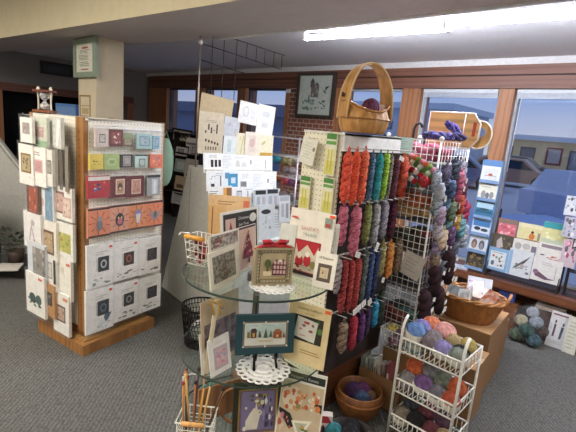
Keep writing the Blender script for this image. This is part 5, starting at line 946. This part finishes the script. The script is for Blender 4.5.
bk = E('book_rack', 'dark stepped wire rack of craft books in the right window', 'book rack', (-.905, 4.12, .42))
b = B()
for k in range(3): b.box(-.29, .03 + k * .035, .01 + k * .19, .29, .035 + k * .035, .03 + k * .19, DW); b.box(-.29, .0 + k * .035, .01 + k * .19, .29, .035 + k * .035, .016 + k * .19, M('2a211d'))
b.done('ledge', bk)
for x in (-.292, .288): b = B(); b.prism([(-.02, 0), (.14, 0), (.14, .62), (.10, .62)], 'x', x, x + .008, M('2a211d')); b.done('side_panel', bk)
BKG = 'craft books on the dark window rack'
card('craft_book', 'book with pink folded quilts on its cover, top row left of the window book rack', 'book', (-1.1052,4.2,0.7914,0.1653,0.1718), 0, '8d6a5a', [('r', .05, .1, .95, .75, 'c96a78'), ('s', .08, .12, .92, .7, ['e0a0a8', 'b84f60', 'e9c4c6'], 12, 120), ('r', .05, .78, .95, .95, '7a6a60')], t=.012, lean=3, group=BKG, rough=.35)
card('craft_book', 'yellow book with seated woman in orange, top row middle of the window book rack', 'book', (-0.9179,4.2,0.7904,0.1935,0.1665), 0, 'd9cf9c', [('o', .62, .35, .12, .18, 'c8743e'), ('o', .62, .58, .06, .07, '3a2a24'), ('r', .0, .8, 1, 1, 'e3dcb6'), ('r', .4, .1, .9, .2, 'b08f5c'), ('r', .85, .2, .95, .6, '8d8a80')], t=.012, lean=3, group=BKG, rough=.35)
card('craft_book', 'teal and yellow seaside book, top row right of the window book rack', 'book', (-0.7191,4.2,0.8139,0.2011,0.194), 0, 'd8d49a', [('r', 0, .72, 1, 1, '2f8d96'), ('r', 0, .0, 1, .25, 'b9c2a8'), ('s', .1, .2, .9, .7, ['e6dfae', 'c9c88a', 'efe9c6'], 9, 121)], t=.012, lean=3, group=BKG, rough=.35)
card('craft_book', 'dark olive book with grey horse head, middle row left of the window book rack', 'book', (-1.1101,4.165,0.662,0.2074,0.1544), 0, '4c4638', [('p', [(.3, .1), (.55, .3), (.42, .9), (.25, .6)], 'b9aeae'), ('s', .5, .1, .95, .9, ['6a6048', '38342a', '7d7458'], 10, 122)], t=.012, lean=3, group=BKG, rough=.35)
card('craft_book', 'white book with grey oval sketches, middle row centre of the window book rack', 'book', (-0.9225,4.165,0.6742,0.2018,0.1407), 0, 'dbd8d2', [('o', .22, .55, .14, .22, 'a7a6a2'), ('o', .55, .6, .16, .2, 'b3b0aa'), ('r', .75, .1, .95, .7, '6f6a78'), ('L', .1, .1, .6, .2, 1, '9c988f')], t=.012, lean=3, group=BKG, rough=.35)
card('craft_book', 'white book with row of small red figures, middle row right of the window book rack', 'book', (-0.7153,4.165,0.6596,0.2087,0.1696), 0, 'dcd9d4', [('s', .1, .1, .9, .4, ['b8453c', 'c96a54', '8a3a34', '4a4648'], 12, 123), ('r', .1, .75, .95, .92, '8d7f88')], t=.012, lean=3, group=BKG, rough=.35)
card('craft_book', 'blue edged book with red barn sketch, front row left of the window book rack', 'book', (-1.115,4.125,0.4867,0.1749,0.2098), 0, '7fa6cc', [('r', .12, .12, .88, .85, 'd9dde0'), ('s', .2, .2, .8, .7, ['b84a40', '7a8a72', 'c8a890', '5a6a78'], 13, 124), ('L', .2, .75, .8, .82, 1, '6f7a88')], t=.012, lean=3, group=BKG, rough=.35)
card('craft_book', 'white book with grey fern branch, front row centre of the window book rack', 'book', (-0.9319,4.125,0.4859,0.195,0.2385), 0, 'd2d6da', [('r', .02, .02, .16, .95, '8db0d2'), ('p', [(.25, .25), (.7, .55), (.9, .85), (.6, .6), (.3, .35)], '4f4f50'), ('s', .3, .1, .95, .5, ['6f7274', '9a9ea2', 'b0a09a'], 10, 125)], t=.012, lean=3, group=BKG, rough=.35)
card('craft_book', 'white book with purple bird resting, front row right of the window book rack', 'book', (-0.7184,4.125,0.4967,0.2236,0.2043), 0, 'dddbd8', [('p', [(.05, .45), (.25, .4), (.6, .2), (.85, .18), (.5, .1), (.15, .2)], '6d4f63'), ('o', .15, .38, .1, .1, '8a6a7e'), ('r', .8, .2, .82, .7, '9a9894'), ('L', .3, .7, .7, .85, 2, 'b0aeaa')], t=.012, lean=3, group=BKG, rough=.35)
for i, P in enumerate(((-0.6362,4.14,1.0974,0.1018,0.1609), (-0.6174,4.14,0.9159,0.1021,0.1707), (-0.5882,4.14,0.6669,0.109,0.2384))):
    card('craft_book', ['cut off white book with dark pictures, highest at the right picture edge', 'cut off lilac grey book with small pictures at the right picture edge', 'cut off pink spotted book lowest at the right picture edge'][i], 'book', P, 0, ['c9cdd6', 'b4b4c2', 'c6b4bc'][i], [('s', .05, .05, .95, .95, [['4a4e5c', '8d93a4', 'd9dce2'], ['5d5a6a', '9a97a8', 'dcd8de'], ['a84a66', 'd8a0b0', '6a5a68', 'e6dce0']][i], 16, 130 + i)], t=.012, lean=4, group=BKG)
e2 = E('book_rack', 'dark wire book rack cut off at the right edge of the picture', 'book rack', (-.47, 4.15, .42))
b = B()
for k in range(3): b.box(-.1, .0, .0 + k * .21, .25, .10, .008 + k * .21, M('2a211d'))
b.done('ledge', e2)
b = B(); b.box(-.108, 0, 0, -.1, .12, .62, M('2a211d')); b.done('side_panel', e2)
b = B(); b.box(-.13, -.05, 0, .06, .05, .012, '9fb0cf'); b.box(-.12, -.045, .012, .05, .045, .02, 'c9cfda'); tag(b.done('leaflet_pile', None, (-1.42, 4.13, .421), (0, 0, R(15))), 'flat pale leaflets lying on the sill beside the blue card rack', 'leaflet')

# ---------------------------------------------------------------- cartons and the oval basket
KR = '8f6a46'
def carton(label, loc, rz, w, d, h, open_=False, col=KR, flap=None):
    e = E('cardboard_box', label, 'box', loc, rz); m = M(col, 'stucco', .8)
    b = B()
    if open_:
        for q in ((-w / 2, -d / 2, 0, w / 2, d / 2, .006), (-w / 2, -d / 2, 0, -w / 2 + .006, d / 2, h), (w / 2 - .006, -d / 2, 0, w / 2, d / 2, h), (-w / 2, -d / 2, 0, w / 2, -d / 2 + .006, h), (-w / 2, d / 2 - .006, 0, w / 2, d / 2, h)): b.box(*q, m)
    else: b.box(-w / 2, -d / 2, 0, w / 2, d / 2, h, m)
    b.done('box_body', e)
    if flap:
        b = B(); b.box(-w / 2, -d / 2, h, w / 2, -d / 2 + d * .48, h + .004, M('b58c62', 'stucco', .8)); b.box(-w / 2, d / 2 - d * .48, h, w / 2, d / 2, h + .004, M('b58c62', 'stucco', .8)); b.done('lid_flaps', e)
        b = B(); b.box(-w / 2 - .001, -.03, h + .0041, w / 2 + .001, .03, h + .0052, M(flap, rough=.3)); b.done('packing_tape', e)
    return e
carton('large brown cardboard box carrying the oval tan basket of packs', (-.92, 3.0, 0), 4, .40, .50, .435, flap='a8845e')
carton('brown cardboard box standing behind the white tiered yarn rack', (-.80, 2.50, 0), 4, .30, .28, .37, flap='cdb596')
carton('low open cardboard box holding the row of thin booklets', (-1.13, 2.21, 0), 0, .25, .095, .20, True)
carton('brown cardboard box beneath the small white wire basket', (-1.06, 2.308, 0), 0, .2, .09, .34)
ob = E('oval_basket', 'oval tan wicker basket piled with wrapped packs on a cardboard box', 'basket', (-.92, 2.92, .4415), 8)
ob.scale = (1.08, 1.08, 1.25)
WK = M('97602f', 'weave', .5)
b = B(); SX = 1.3
b.lathe([(.001, .002), (.115, .002)] + [(.115 + .045 * (t / 12) ** .8, .004 + .0105 * t) for t in range(13)] + [(.15, .13), (.10, .012), (.001, .01)], WK, 72, True, lambda k, j: .003 * (1 if (k // 3 + j) % 2 else -1) if 1 < j < 15 else 0, SX, .95); b.done('body', ob)
b = B()
for ph in (0, pi): b.tube([((.162 + .006 * cos(9 * a + ph)) * SX * cos(a), (.162 + .006 * cos(9 * a + ph)) * .95 * sin(a), .133 + .007 * sin(9 * a + ph)) for a in [2 * pi * k / 72 for k in range(72)]], .0075, M('bb8450', 'weave', .5), 5, closed=True)
b.done('braided_rim', ob)
for s in (-1, 1):
    b = B(); b.tube([(s * .21, -.045, .128), (s * .225, -.04, .165), (s * .23, 0, .182), (s * .225, .04, .165), (s * .21, .045, .128)], .009, M('bb8450', 'weave', .5), 6); b.done('side_handle', ob)
PKL = [('clear wrapped grey thread pack on the left of the oval basket', -.09, -.05, .035, '8c9298', 15, 25, 8), ('clear wrapped silver thread pack near the front of the oval basket', -.02, -.06, .03, 'b4b8b4', -20, 20, -14), ('pale beige boxed kit standing up in the oval basket', .06, .02, .05, 'd0c4b8', 30, 62, 10), ('white and purple printed kit leaning in the oval basket', .015, .05, .06, 'c6bcc0', 12, 48, -6), ('rust and white printed kit at the right of the oval basket', .11, -.03, .035, 'c4a898', -35, 30, 12)]
for i, (lb, dx, dy, dz, c, rz, rx, ry) in enumerate(PKL):
    b = B(); b.box(-.05, -.012, 0, .05, .012, .11 if i > 1 else .08, M(c, 'motley', .2, ['6a7076', 'dfe2e0', 'e6dcd2', '7a5a68', 'a85a3c'][i], 30)); tag(b.done('thread_pack', None, (-.915 + dx, 2.91 + dy, .475 + dz + .06), (R(-rx), R(ry), R(rz))), lb, 'pack', 'wrapped packs in the oval basket')
b = B(); b.sph((0, 0, 0), .05, .04, .035, M('9aa2a8', 'film', .15, None, 14), 14, 10, .15, 5); tag(b.done('plastic_bag', None, (-.99, 2.86, .595), (0, 0, .4)), 'crumpled clear bag at the left rim of the oval basket', 'bag')
card('leaflet', 'grey white folded leaflet sticking out at the back of the oval basket', 'leaflet', (-.89, 3.01, .545, .16, .17), 20, 'c4c6cc', [('r', .1, .1, .9, .4, '9a9ea8')], lean=35)

# ---------------------------------------------------------------- white tiered yarn rack
wr = E('yarn_rack', 'white three tier wire rack of yarn balls at the front right', 'wire rack', (-.93, 2.0, 0), 0)
RW, RD = .325, .26; WR = M('eeece5', rough=.35)
def post(x): return [(x, RD, 0), (x, RD, .70)] 
for x in (0, RW):
    b = B(); b.tube([(x, 0, 0), (x, 0, .62), (x, .006, .648), (x, .02, .672), (x, .042, .69)], .008, WR, 8); b.done('front_post', wr)
    b = B(); b.tube([(x, RD, 0), (x, RD, .578)], .007, WR, 8); b.done('rear_post', wr)
TZ = (.50, .265, .05)
for tz in TZ:
    b = B()
    for z, r in ((tz, .0045), (tz + .075, .006)): b.tube([(0, 0, z), (RW, 0, z), (RW, RD, z), (0, RD, z)], r, WR, 6, closed=True)
    for s in range(13):
        x = RW * s / 12; b.tube([(x, 0, tz), (x, 0, tz + .075)], .003, WR, 5); b.tube([(x, RD, tz), (x, RD, tz + .075)], .0025, WR, 4); b.tube([(x, 0, tz), (x, RD, tz)], .0025, WR, 4)
    for s in range(1, 6):
        y = RD * s / 6; b.tube([(0, y, tz), (0, y, tz + .075)], .0025, WR, 4); b.tube([(RW, y, tz), (RW, y, tz + .075)], .0025, WR, 4)
    b.done('wire_tray', wr)
def rb_(lb, tier, dx, dy, r, c, c2, band=None, sq=.95, up=0, rot=0): ball(lb, (-.93 + dx * .9, 2.0 + dy, TZ[tier] + .006 + r * sq + up, r * 1.16), c, c2, band, rot, sq, ['yarn balls on the top tray of the white yarn rack', 'yarn balls on the middle tray of the white yarn rack', 'yarn balls on the lowest tray of the white yarn rack'][tier])
rb_('bright blue yarn cake with white label at the left front of the top tray', 0, .055, .055, .045, '5f86c4', '8fb0e0', 'e9e6dc', 1.0, .055); rb_('teal labelled pale yarn ball beneath the blue yarn cake', 0, .055, .055, .042, 'b9c0b4', 'd9dccf', '3a7a7e', .62)
rb_('taupe yarn ball second from left at the front of the top tray', 0, .145, .055, .042, '6f6266', '94878a', None, 1, .03); rb_('lavender yarn ball with pale label, front centre of the top tray', 0, .225, .055, .042, '7f74a8', 'a99fd0', 'dcd8d0', 1, .022, 20); rb_('grey green yarn ball at the right front of the top tray', 0, .31, .055, .042, '6d7468', '98a090', 'd2d0c4', 1, .015, 15)
rb_('violet blue yarn cake behind the bright blue one', 0, .05, .14, .04, '7a74b8', 'a59fd6', None, .7, .075); rb_('orange yarn cake at the back left of the top tray', 0, .075, .21, .042, 'd9744e', 'eda078', None, .6, .085); rb_('salmon pink yarn cake at the back middle of the top tray', 0, .165, .20, .048, 'dc9690', 'f0bcb2', None, .6, .075)
rb_('mottled grey mauve yarn ball in the middle of the top tray', 0, .135, .13, .038, '7f7478', 'a89ca0', None, .9, .04); rb_('tan flecked yarn ball behind the lavender one', 0, .235, .17, .036, 'a08a5e', 'c9b68a', None, .9, .045); rb_('mustard olive yarn ball at the back right of the top tray', 0, .31, .19, .036, 'a8924c', 'cdb878', None, .9, .045); rb_('black yarn ball at the right end of the top tray', 0, .30, .12, .038, '1f1e22', '35343a', None, .9, .02)
rb_('warm orange yarn ball on top at the left of the middle tray', 1, .06, .11, .042, 'cf5a34', 'ea8a5c', None, .9, .075); rb_('light grey yarn ball at the left front of the middle tray', 1, .055, .05, .043, '8a8689', 'b0abad', None, 1, .01); rb_('purple yarn ball with white label at the front of the middle tray', 1, .15, .05, .044, '6f4c84', '9a76ac', 'e4e0d8', 1, .025, 10); rb_('ash grey yarn ball at the back of the middle tray', 1, .14, .14, .042, '7d7a80', 'a5a2a8', None, .95, .07)
rb_('grey green yarn ball at the back centre of the middle tray', 1, .23, .13, .042, '6a7064', '929a8a', None, .9, .065); rb_('grey striped yarn ball with white label, front centre of the middle tray', 1, .235, .05, .042, '64606a', '9a96a0', 'dad6ce', 1, .012, 20); rb_('rust orange yarn ball at the back right of the middle tray', 1, .31, .13, .042, 'b5502e', 'd87a50', None, .9, .06); rb_('brick orange yarn ball with pale label at the right front of the middle tray', 1, .315, .05, .042, 'b0482e', 'd4704e', 'd9cfc4', 1, .01, 20)
rb_('dark slate yarn ball at the back left of the lowest tray', 2, .06, .14, .042, '3c3f46', '5c6068', None, .95, .06); rb_('grey tan yarn ball at the left front of the lowest tray', 2, .05, .05, .042, '85786a', 'a89c8c', 'd8d2c6', 1, .01); rb_('black yarn ball at the front of the lowest tray', 2, .145, .05, .044, '18171a', '2c2b30', None, 1, .02); rb_('dark rose yarn ball behind the black one on the lowest tray', 2, .16, .15, .042, '6e3440', '93525e', None, .95, .05)
rb_('maroon yarn ball at the front of the lowest tray', 2, .235, .05, .043, '5f2a33', '85454e', None, 1, .01); rb_('plum yarn ball at the back right of the lowest tray', 2, .26, .15, .042, '4f3446', '745468', None, .95, .05); rb_('tan flecked yarn ball at the right front of the lowest tray', 2, .315, .05, .042, '9a7f5a', 'c2a980', None, 1, .01)
# small open wire basket with purple yarn
sb = E('wire_basket', 'small tapered white wire basket of mauve yarn left of the tiered rack', 'basket', (-1.09, 2.30, .3405), 3)
sb.scale = (1, .8, 1)
b = B()
def rect(w, d, z): return [(-w, -d, z), (w, -d, z), (w, d, z), (-w, d, z)]
b.tube(rect(.095, .07, .12), .0045, WR, 6, closed=True); b.tube(rect(.085, .062, .08), .0025, WR, 5, closed=True); b.tube(rect(.075, .055, .04), .0025, WR, 5, closed=True); b.tube(rect(.065, .048, .004), .003, WR, 5, closed=True)
for s in range(6):
    t = -1 + 2 * s / 5
    for q in (-1, 1): b.tube([(.065 * t, q * .048, .004), (.095 * t, q * .07, .12)], .0024, WR, 5)
    b.tube([(.065 * t, -.048, .004), (.065 * t, .048, .004)], .002, WR, 4)
for s in range(1, 4):
    t = -1 + 2 * s / 4
    for q in (-1, 1): b.tube([(q * .065, .048 * t, .004), (q * .095, .07 * t, .12)], .0024, WR, 5)
b.done('wire_frame', sb)
for lbl, dx, dy, dz, c, c2 in (('mauve yarn ball at the front of the small tapered basket', -.02, -.015, .045, '86586e', 'b488a0'), ('pinkish mauve yarn ball at the right of the small tapered basket', .035, .01, .05, '94627a', 'c09aae'), ('dusky mauve yarn ball at the back of the small tapered basket', .0, .03, .075, '7d5068', 'a87e96')):
    ball(lbl, (-1.09 + dx, 2.30 + dy, .3405 + dz, .034), c, c2, group='mauve yarn balls in the small tapered basket')
b = B(); b.box(-.03, -.012, 0, .03, .012, .05, M('d0bc4c', 'motley', .4, '4a4438', 60)); tag(b.done('yarn_label', None, (-1.14, 2.285, .435), (R(-30), R(20), R(10))), 'yellow and black label pack in the small tapered basket', 'pack')
# row of booklets in the low box
for i in range(7):
    b = B(); m = M(['8f9a94', 'c9c4b8', '9aa096', 'd9d5cc', 'b7b2a8', 'a58f8c', '8a4a4c'][i], rough=.5)
    b.box(-.04, -.009 + .003 * (i % 2), 0, .04, .009, .275 - .012 * ((i * 2) % 3), m); o = b.done('booklet', None, (-1.225 + .030 * i, 2.21, .012), (R(-4), 0, R(88)))
    b = B(); b.box(-.0402, -.006, .06, -.0398, .006, .22, ['6f8a86', 'a08a78', '7f8a8c', '8d5a52', 'a89c8a', '7a4a52', 'dcd0cc'][i]); b.done('spine_label', o)
    tag(o, ['pale grey green booklet, leftmost in the low cardboard box', 'cream booklet with tan spine label, second in the low cardboard box', 'sage grey booklet, third in the low cardboard box', 'white booklet with red brown spine label, fourth in the low cardboard box', 'ivory booklet, fifth in the low cardboard box', 'rosy grey booklet, sixth in the low cardboard box', 'dusky red booklet, last in the low cardboard box'][i], 'booklet', 'booklets in the low cardboard box')
# wicker bowl on the floor
bb = E('wicker_bowl', 'round brown wicker bowl of purple yarn on the carpet beside the white rack', 'basket', (-1.145, 2.02, 0), 12)
b = B(); b.lathe([(.001, .003), (.085, .003), (.10, .012)] + [(.10 + .038 * sin(pi * min(1, t / 11) * .62), .012 + .0115 * t) for t in range(12)] + [(.128, .15), (.122, .15), (.118, .12), (.09, .03), (.001, .02)], M('86532b', 'weave', .5), 64, True, lambda k, j: .002 * (1 if (k // 2 + j) % 2 else -1) if 2 < j < 14 else 0); b.done('body', bb)
b = B(); b.tube([(.126 * cos(a), .126 * sin(a), .152) for a in [2 * pi * k / 48 for k in range(48)]], .006, M('a06a3c', 'weave', .5), 6, closed=True); b.tube([(.139 * cos(a), .139 * sin(a), .115) for a in [2 * pi * k / 48 for k in range(48)]], .006, M('9a6236', 'weave', .5), 6, closed=True); b.done('rim', bb)
for lbl, dx, dy, dz, r, c, c2 in (('dark purple yarn ball at the left in the brown wicker bowl', -.04, .0, .09, .05, '3f2a52', '6a4680'), ('magenta purple yarn ball in the brown wicker bowl', .0, .035, .10, .045, '5c2c5a', '8c4a84'), ('dark blue yarn ball in the middle of the brown wicker bowl', .035, -.02, .085, .045, '2c3a5e', '6a86b4'), ('brown yarn ball at the right in the brown wicker bowl', .055, .035, .085, .035, '6a4a38', '927058')):
    ball(lbl, (-1.145 + dx, 2.02 + dy, dz + .028, r), c, c2, group='yarn balls in the brown wicker bowl')
# dark tub at the bottom edge
tb = E('yarn_tub', 'dark round tub of black and teal yarn at the bottom edge of the picture', 'tub', (-.98, 1.69, 0))
tb.scale = (1, 1, .8)
b = B(); b.lathe([(.001, .003), (.13, .003), (.15, .14), (.144, .14), (.125, .01), (.001, .01)], M('2a2020', rough=.6), 32); b.done('body', tb)
for i, (dx, dy, r, c, c2, nm) in enumerate(((-.085, -.02, .045, '1f6a74', '4a98a0', 'teal'), (-.01, .02, .055, '151418', '2a2930', 'black'), (.07, -.01, .05, '1c1b20', '302f38', 'soft black'), (.02, -.075, .05, '222127', '3a3942', 'charcoal'), (-.04, .08, .045, '1a191d', '2e2d34', 'jet black'), (.075, .07, .042, '3a2f38', '5a4c58', 'dark mauve'))):
    ball('%s yarn ball in the dark round tub at the bottom edge' % nm, (-.98 + dx, 1.69 + dy, .085 + r * .2, r), c, c2, 'dcdad4' if i == 2 else None, group='yarn balls in the dark tub')
# red and white carton beside the tiered stand
rc = E('printed_box', 'white box printed with red diamonds on the floor beside the floral leaflet', 'box', (-1.13, 1.66, 0), 40)
b = B(); b.box(-.045, -.02, 0, .045, .02, .17, M('d9cfcb', rough=.35)); b.done('box_body', rc)
b = B(); b.prism([(0, .02), (.035, .07), (0, .12), (-.035, .07)], 'y', -.0212, -.0204, 'a82838'); b.prism([(-.045, .13), (.045, .13), (.02, .168), (-.02, .168)], 'y', -.0212, -.0204, 'a83442'); b.done('printed_pattern', rc, norm=False)
# bag and books on the carpet at the right
pb = E('plastic_bag', 'bulging clear plastic bag of green and grey yarn on the carpet under the window books', 'bag', (-.72, 3.93, 0), 10)
b = B(); b.sph((0, 0, .165), .15, .11, .165, M('c7ccd4', 'film', .16, None, 16), 24, 16, .10, 7); b.tube([(0, 0, .31), (.02, 0, .335), (.05, -.01, .35)], [.03, .02, .04], M('c7ccd4', 'film', .16, None, 16), 10); b.done('bag_film', pb)
rg = random.Random(33)
for i, (dx, dy, dz, r, c, c2, nm) in enumerate(((-.07, -.04, .06, .055, '4a5a44', '8a9a80', 'moss green'), (.06, -.05, .06, .055, '39505a', '6f8a94', 'dark teal'), (0, -.06, .14, .055, '2c4a44', '5c807a', 'forest green'), (-.06, -.03, .20, .05, 'b0a888', 'd6d0b4', 'cream'), (.05, -.03, .23, .05, '8d96a6', 'b9c2d0', 'grey blue'), (0, .03, .29, .045, 'a2a8b4', 'ccd2dc', 'pale silver'), (.1, 0, .15, .045, '4a3a34', '7a665c', 'dark brown'), (-.11, -.02, .03, .028, 'a84a44', 'cc7a70', 'red'))):
    ball('%s yarn ball inside the clear bag on the carpet' % nm, (-.72 + dx, 3.93 + dy, dz * .88 + .008, r), c, c2, group='yarn balls in the clear bag on the carpet')
b = B(); b.box(-.07, -.05, 0, .07, .05, .10, M('2f3f8a', rough=.4)); b.box(-.066, -.052, .02, .066, -.05, .08, M('4a5ab0')); tag(b.done('blue_box', None, (-.98, 4.16, .24), (0, 0, .1)), 'deep blue box behind the clear yarn bag under the window', 'box')
b = B(); b.box(-.12, -.08, 0, .12, .08, .239, M('7a4c30', 'woodx', .5)); tag(b.done('wooden_crate', None, (-.99, 4.15, 0)), 'low brown wooden crate under the window carrying the deep blue box', 'crate')
b = B(); b.box(-.05, -.05, 0, .05, .05, .1, M('c8643a', 'stucco', .7)); tag(b.done('orange_box', None, (-.87, 3.42, .30), (0, 0, .3)), 'orange printed carton beyond the right handle of the oval basket', 'box')
carton('brown cardboard box under the orange carton beyond the oval basket', (-.89, 3.42, 0), 6, .22, .26, .298)
FB = [(-0.5342,4.02,0.0347,0.115,0.2668), (-0.428,4.06,0.0056,0.0915,0.297), (-0.5474,4.1,0.2088,0.178,0.1598)]
card('craft_book', 'white book with two small skier figures standing on the carpet under the window', 'book', (FB[0][0], 4.02, .002, FB[0][3] + .02, FB[0][2] + FB[0][4]), 0, 'd3d3d6', [('p', [(.25, .3), (.36, .3), (.38, .65), (.27, .65)], '5a3a44'), ('o', .32, .72, .05, .05, '4a4648'), ('p', [(.62, .25), (.74, .28), (.8, .6), (.66, .62)], '3f4a5a'), ('o', .74, .68, .05, .05, '4a4648'), ('r', .1, .9, .9, .94, '7a4a48'), ('L', .1, .1, .9, .2, 2, 'b0aeac')], t=.03, lean=10, group='books on the carpet under the window')
card('craft_book', 'pale cream book cut off by the right picture edge on the carpet', 'book', (FB[1][0], 4.0, .002, FB[1][3], FB[1][2] + FB[1][4]), 0, 'd2d0c2', [('L', .15, .1, .9, .9, 8, 'b4b2a4')], t=.03, lean=8, group='books on the carpet under the window')
for i in range(3):
    b = B(); b.box(-.11, -.07, 0, .11, .07, .016, ['d2ccc4', '9a6a58', 'c4bcb4'][i]); b.box(-.108, -.072, .004, .108, -.0702, .012, ['8d8884', 'c9b4a4', '6f6a66'][i])
    tag(b.done('craft_book', None, (-.63, 4.17, .26 + .017 * i), (R(-4), 0, .05 * i)), ['lowest grey white book lying flat under the window', 'brown book lying flat in the middle of the pile under the window', 'topmost pale book lying flat under the window'][i], 'book', 'books lying flat under the window')
b = B(); b.box(-.12, -.075, 0, .12, .075, .26, M('4a3428', 'woodx', .6)); tag(b.done('wooden_crate', None, (-.63, 4.17, 0)), 'dark wooden crate under the window behind the skier book', 'crate')
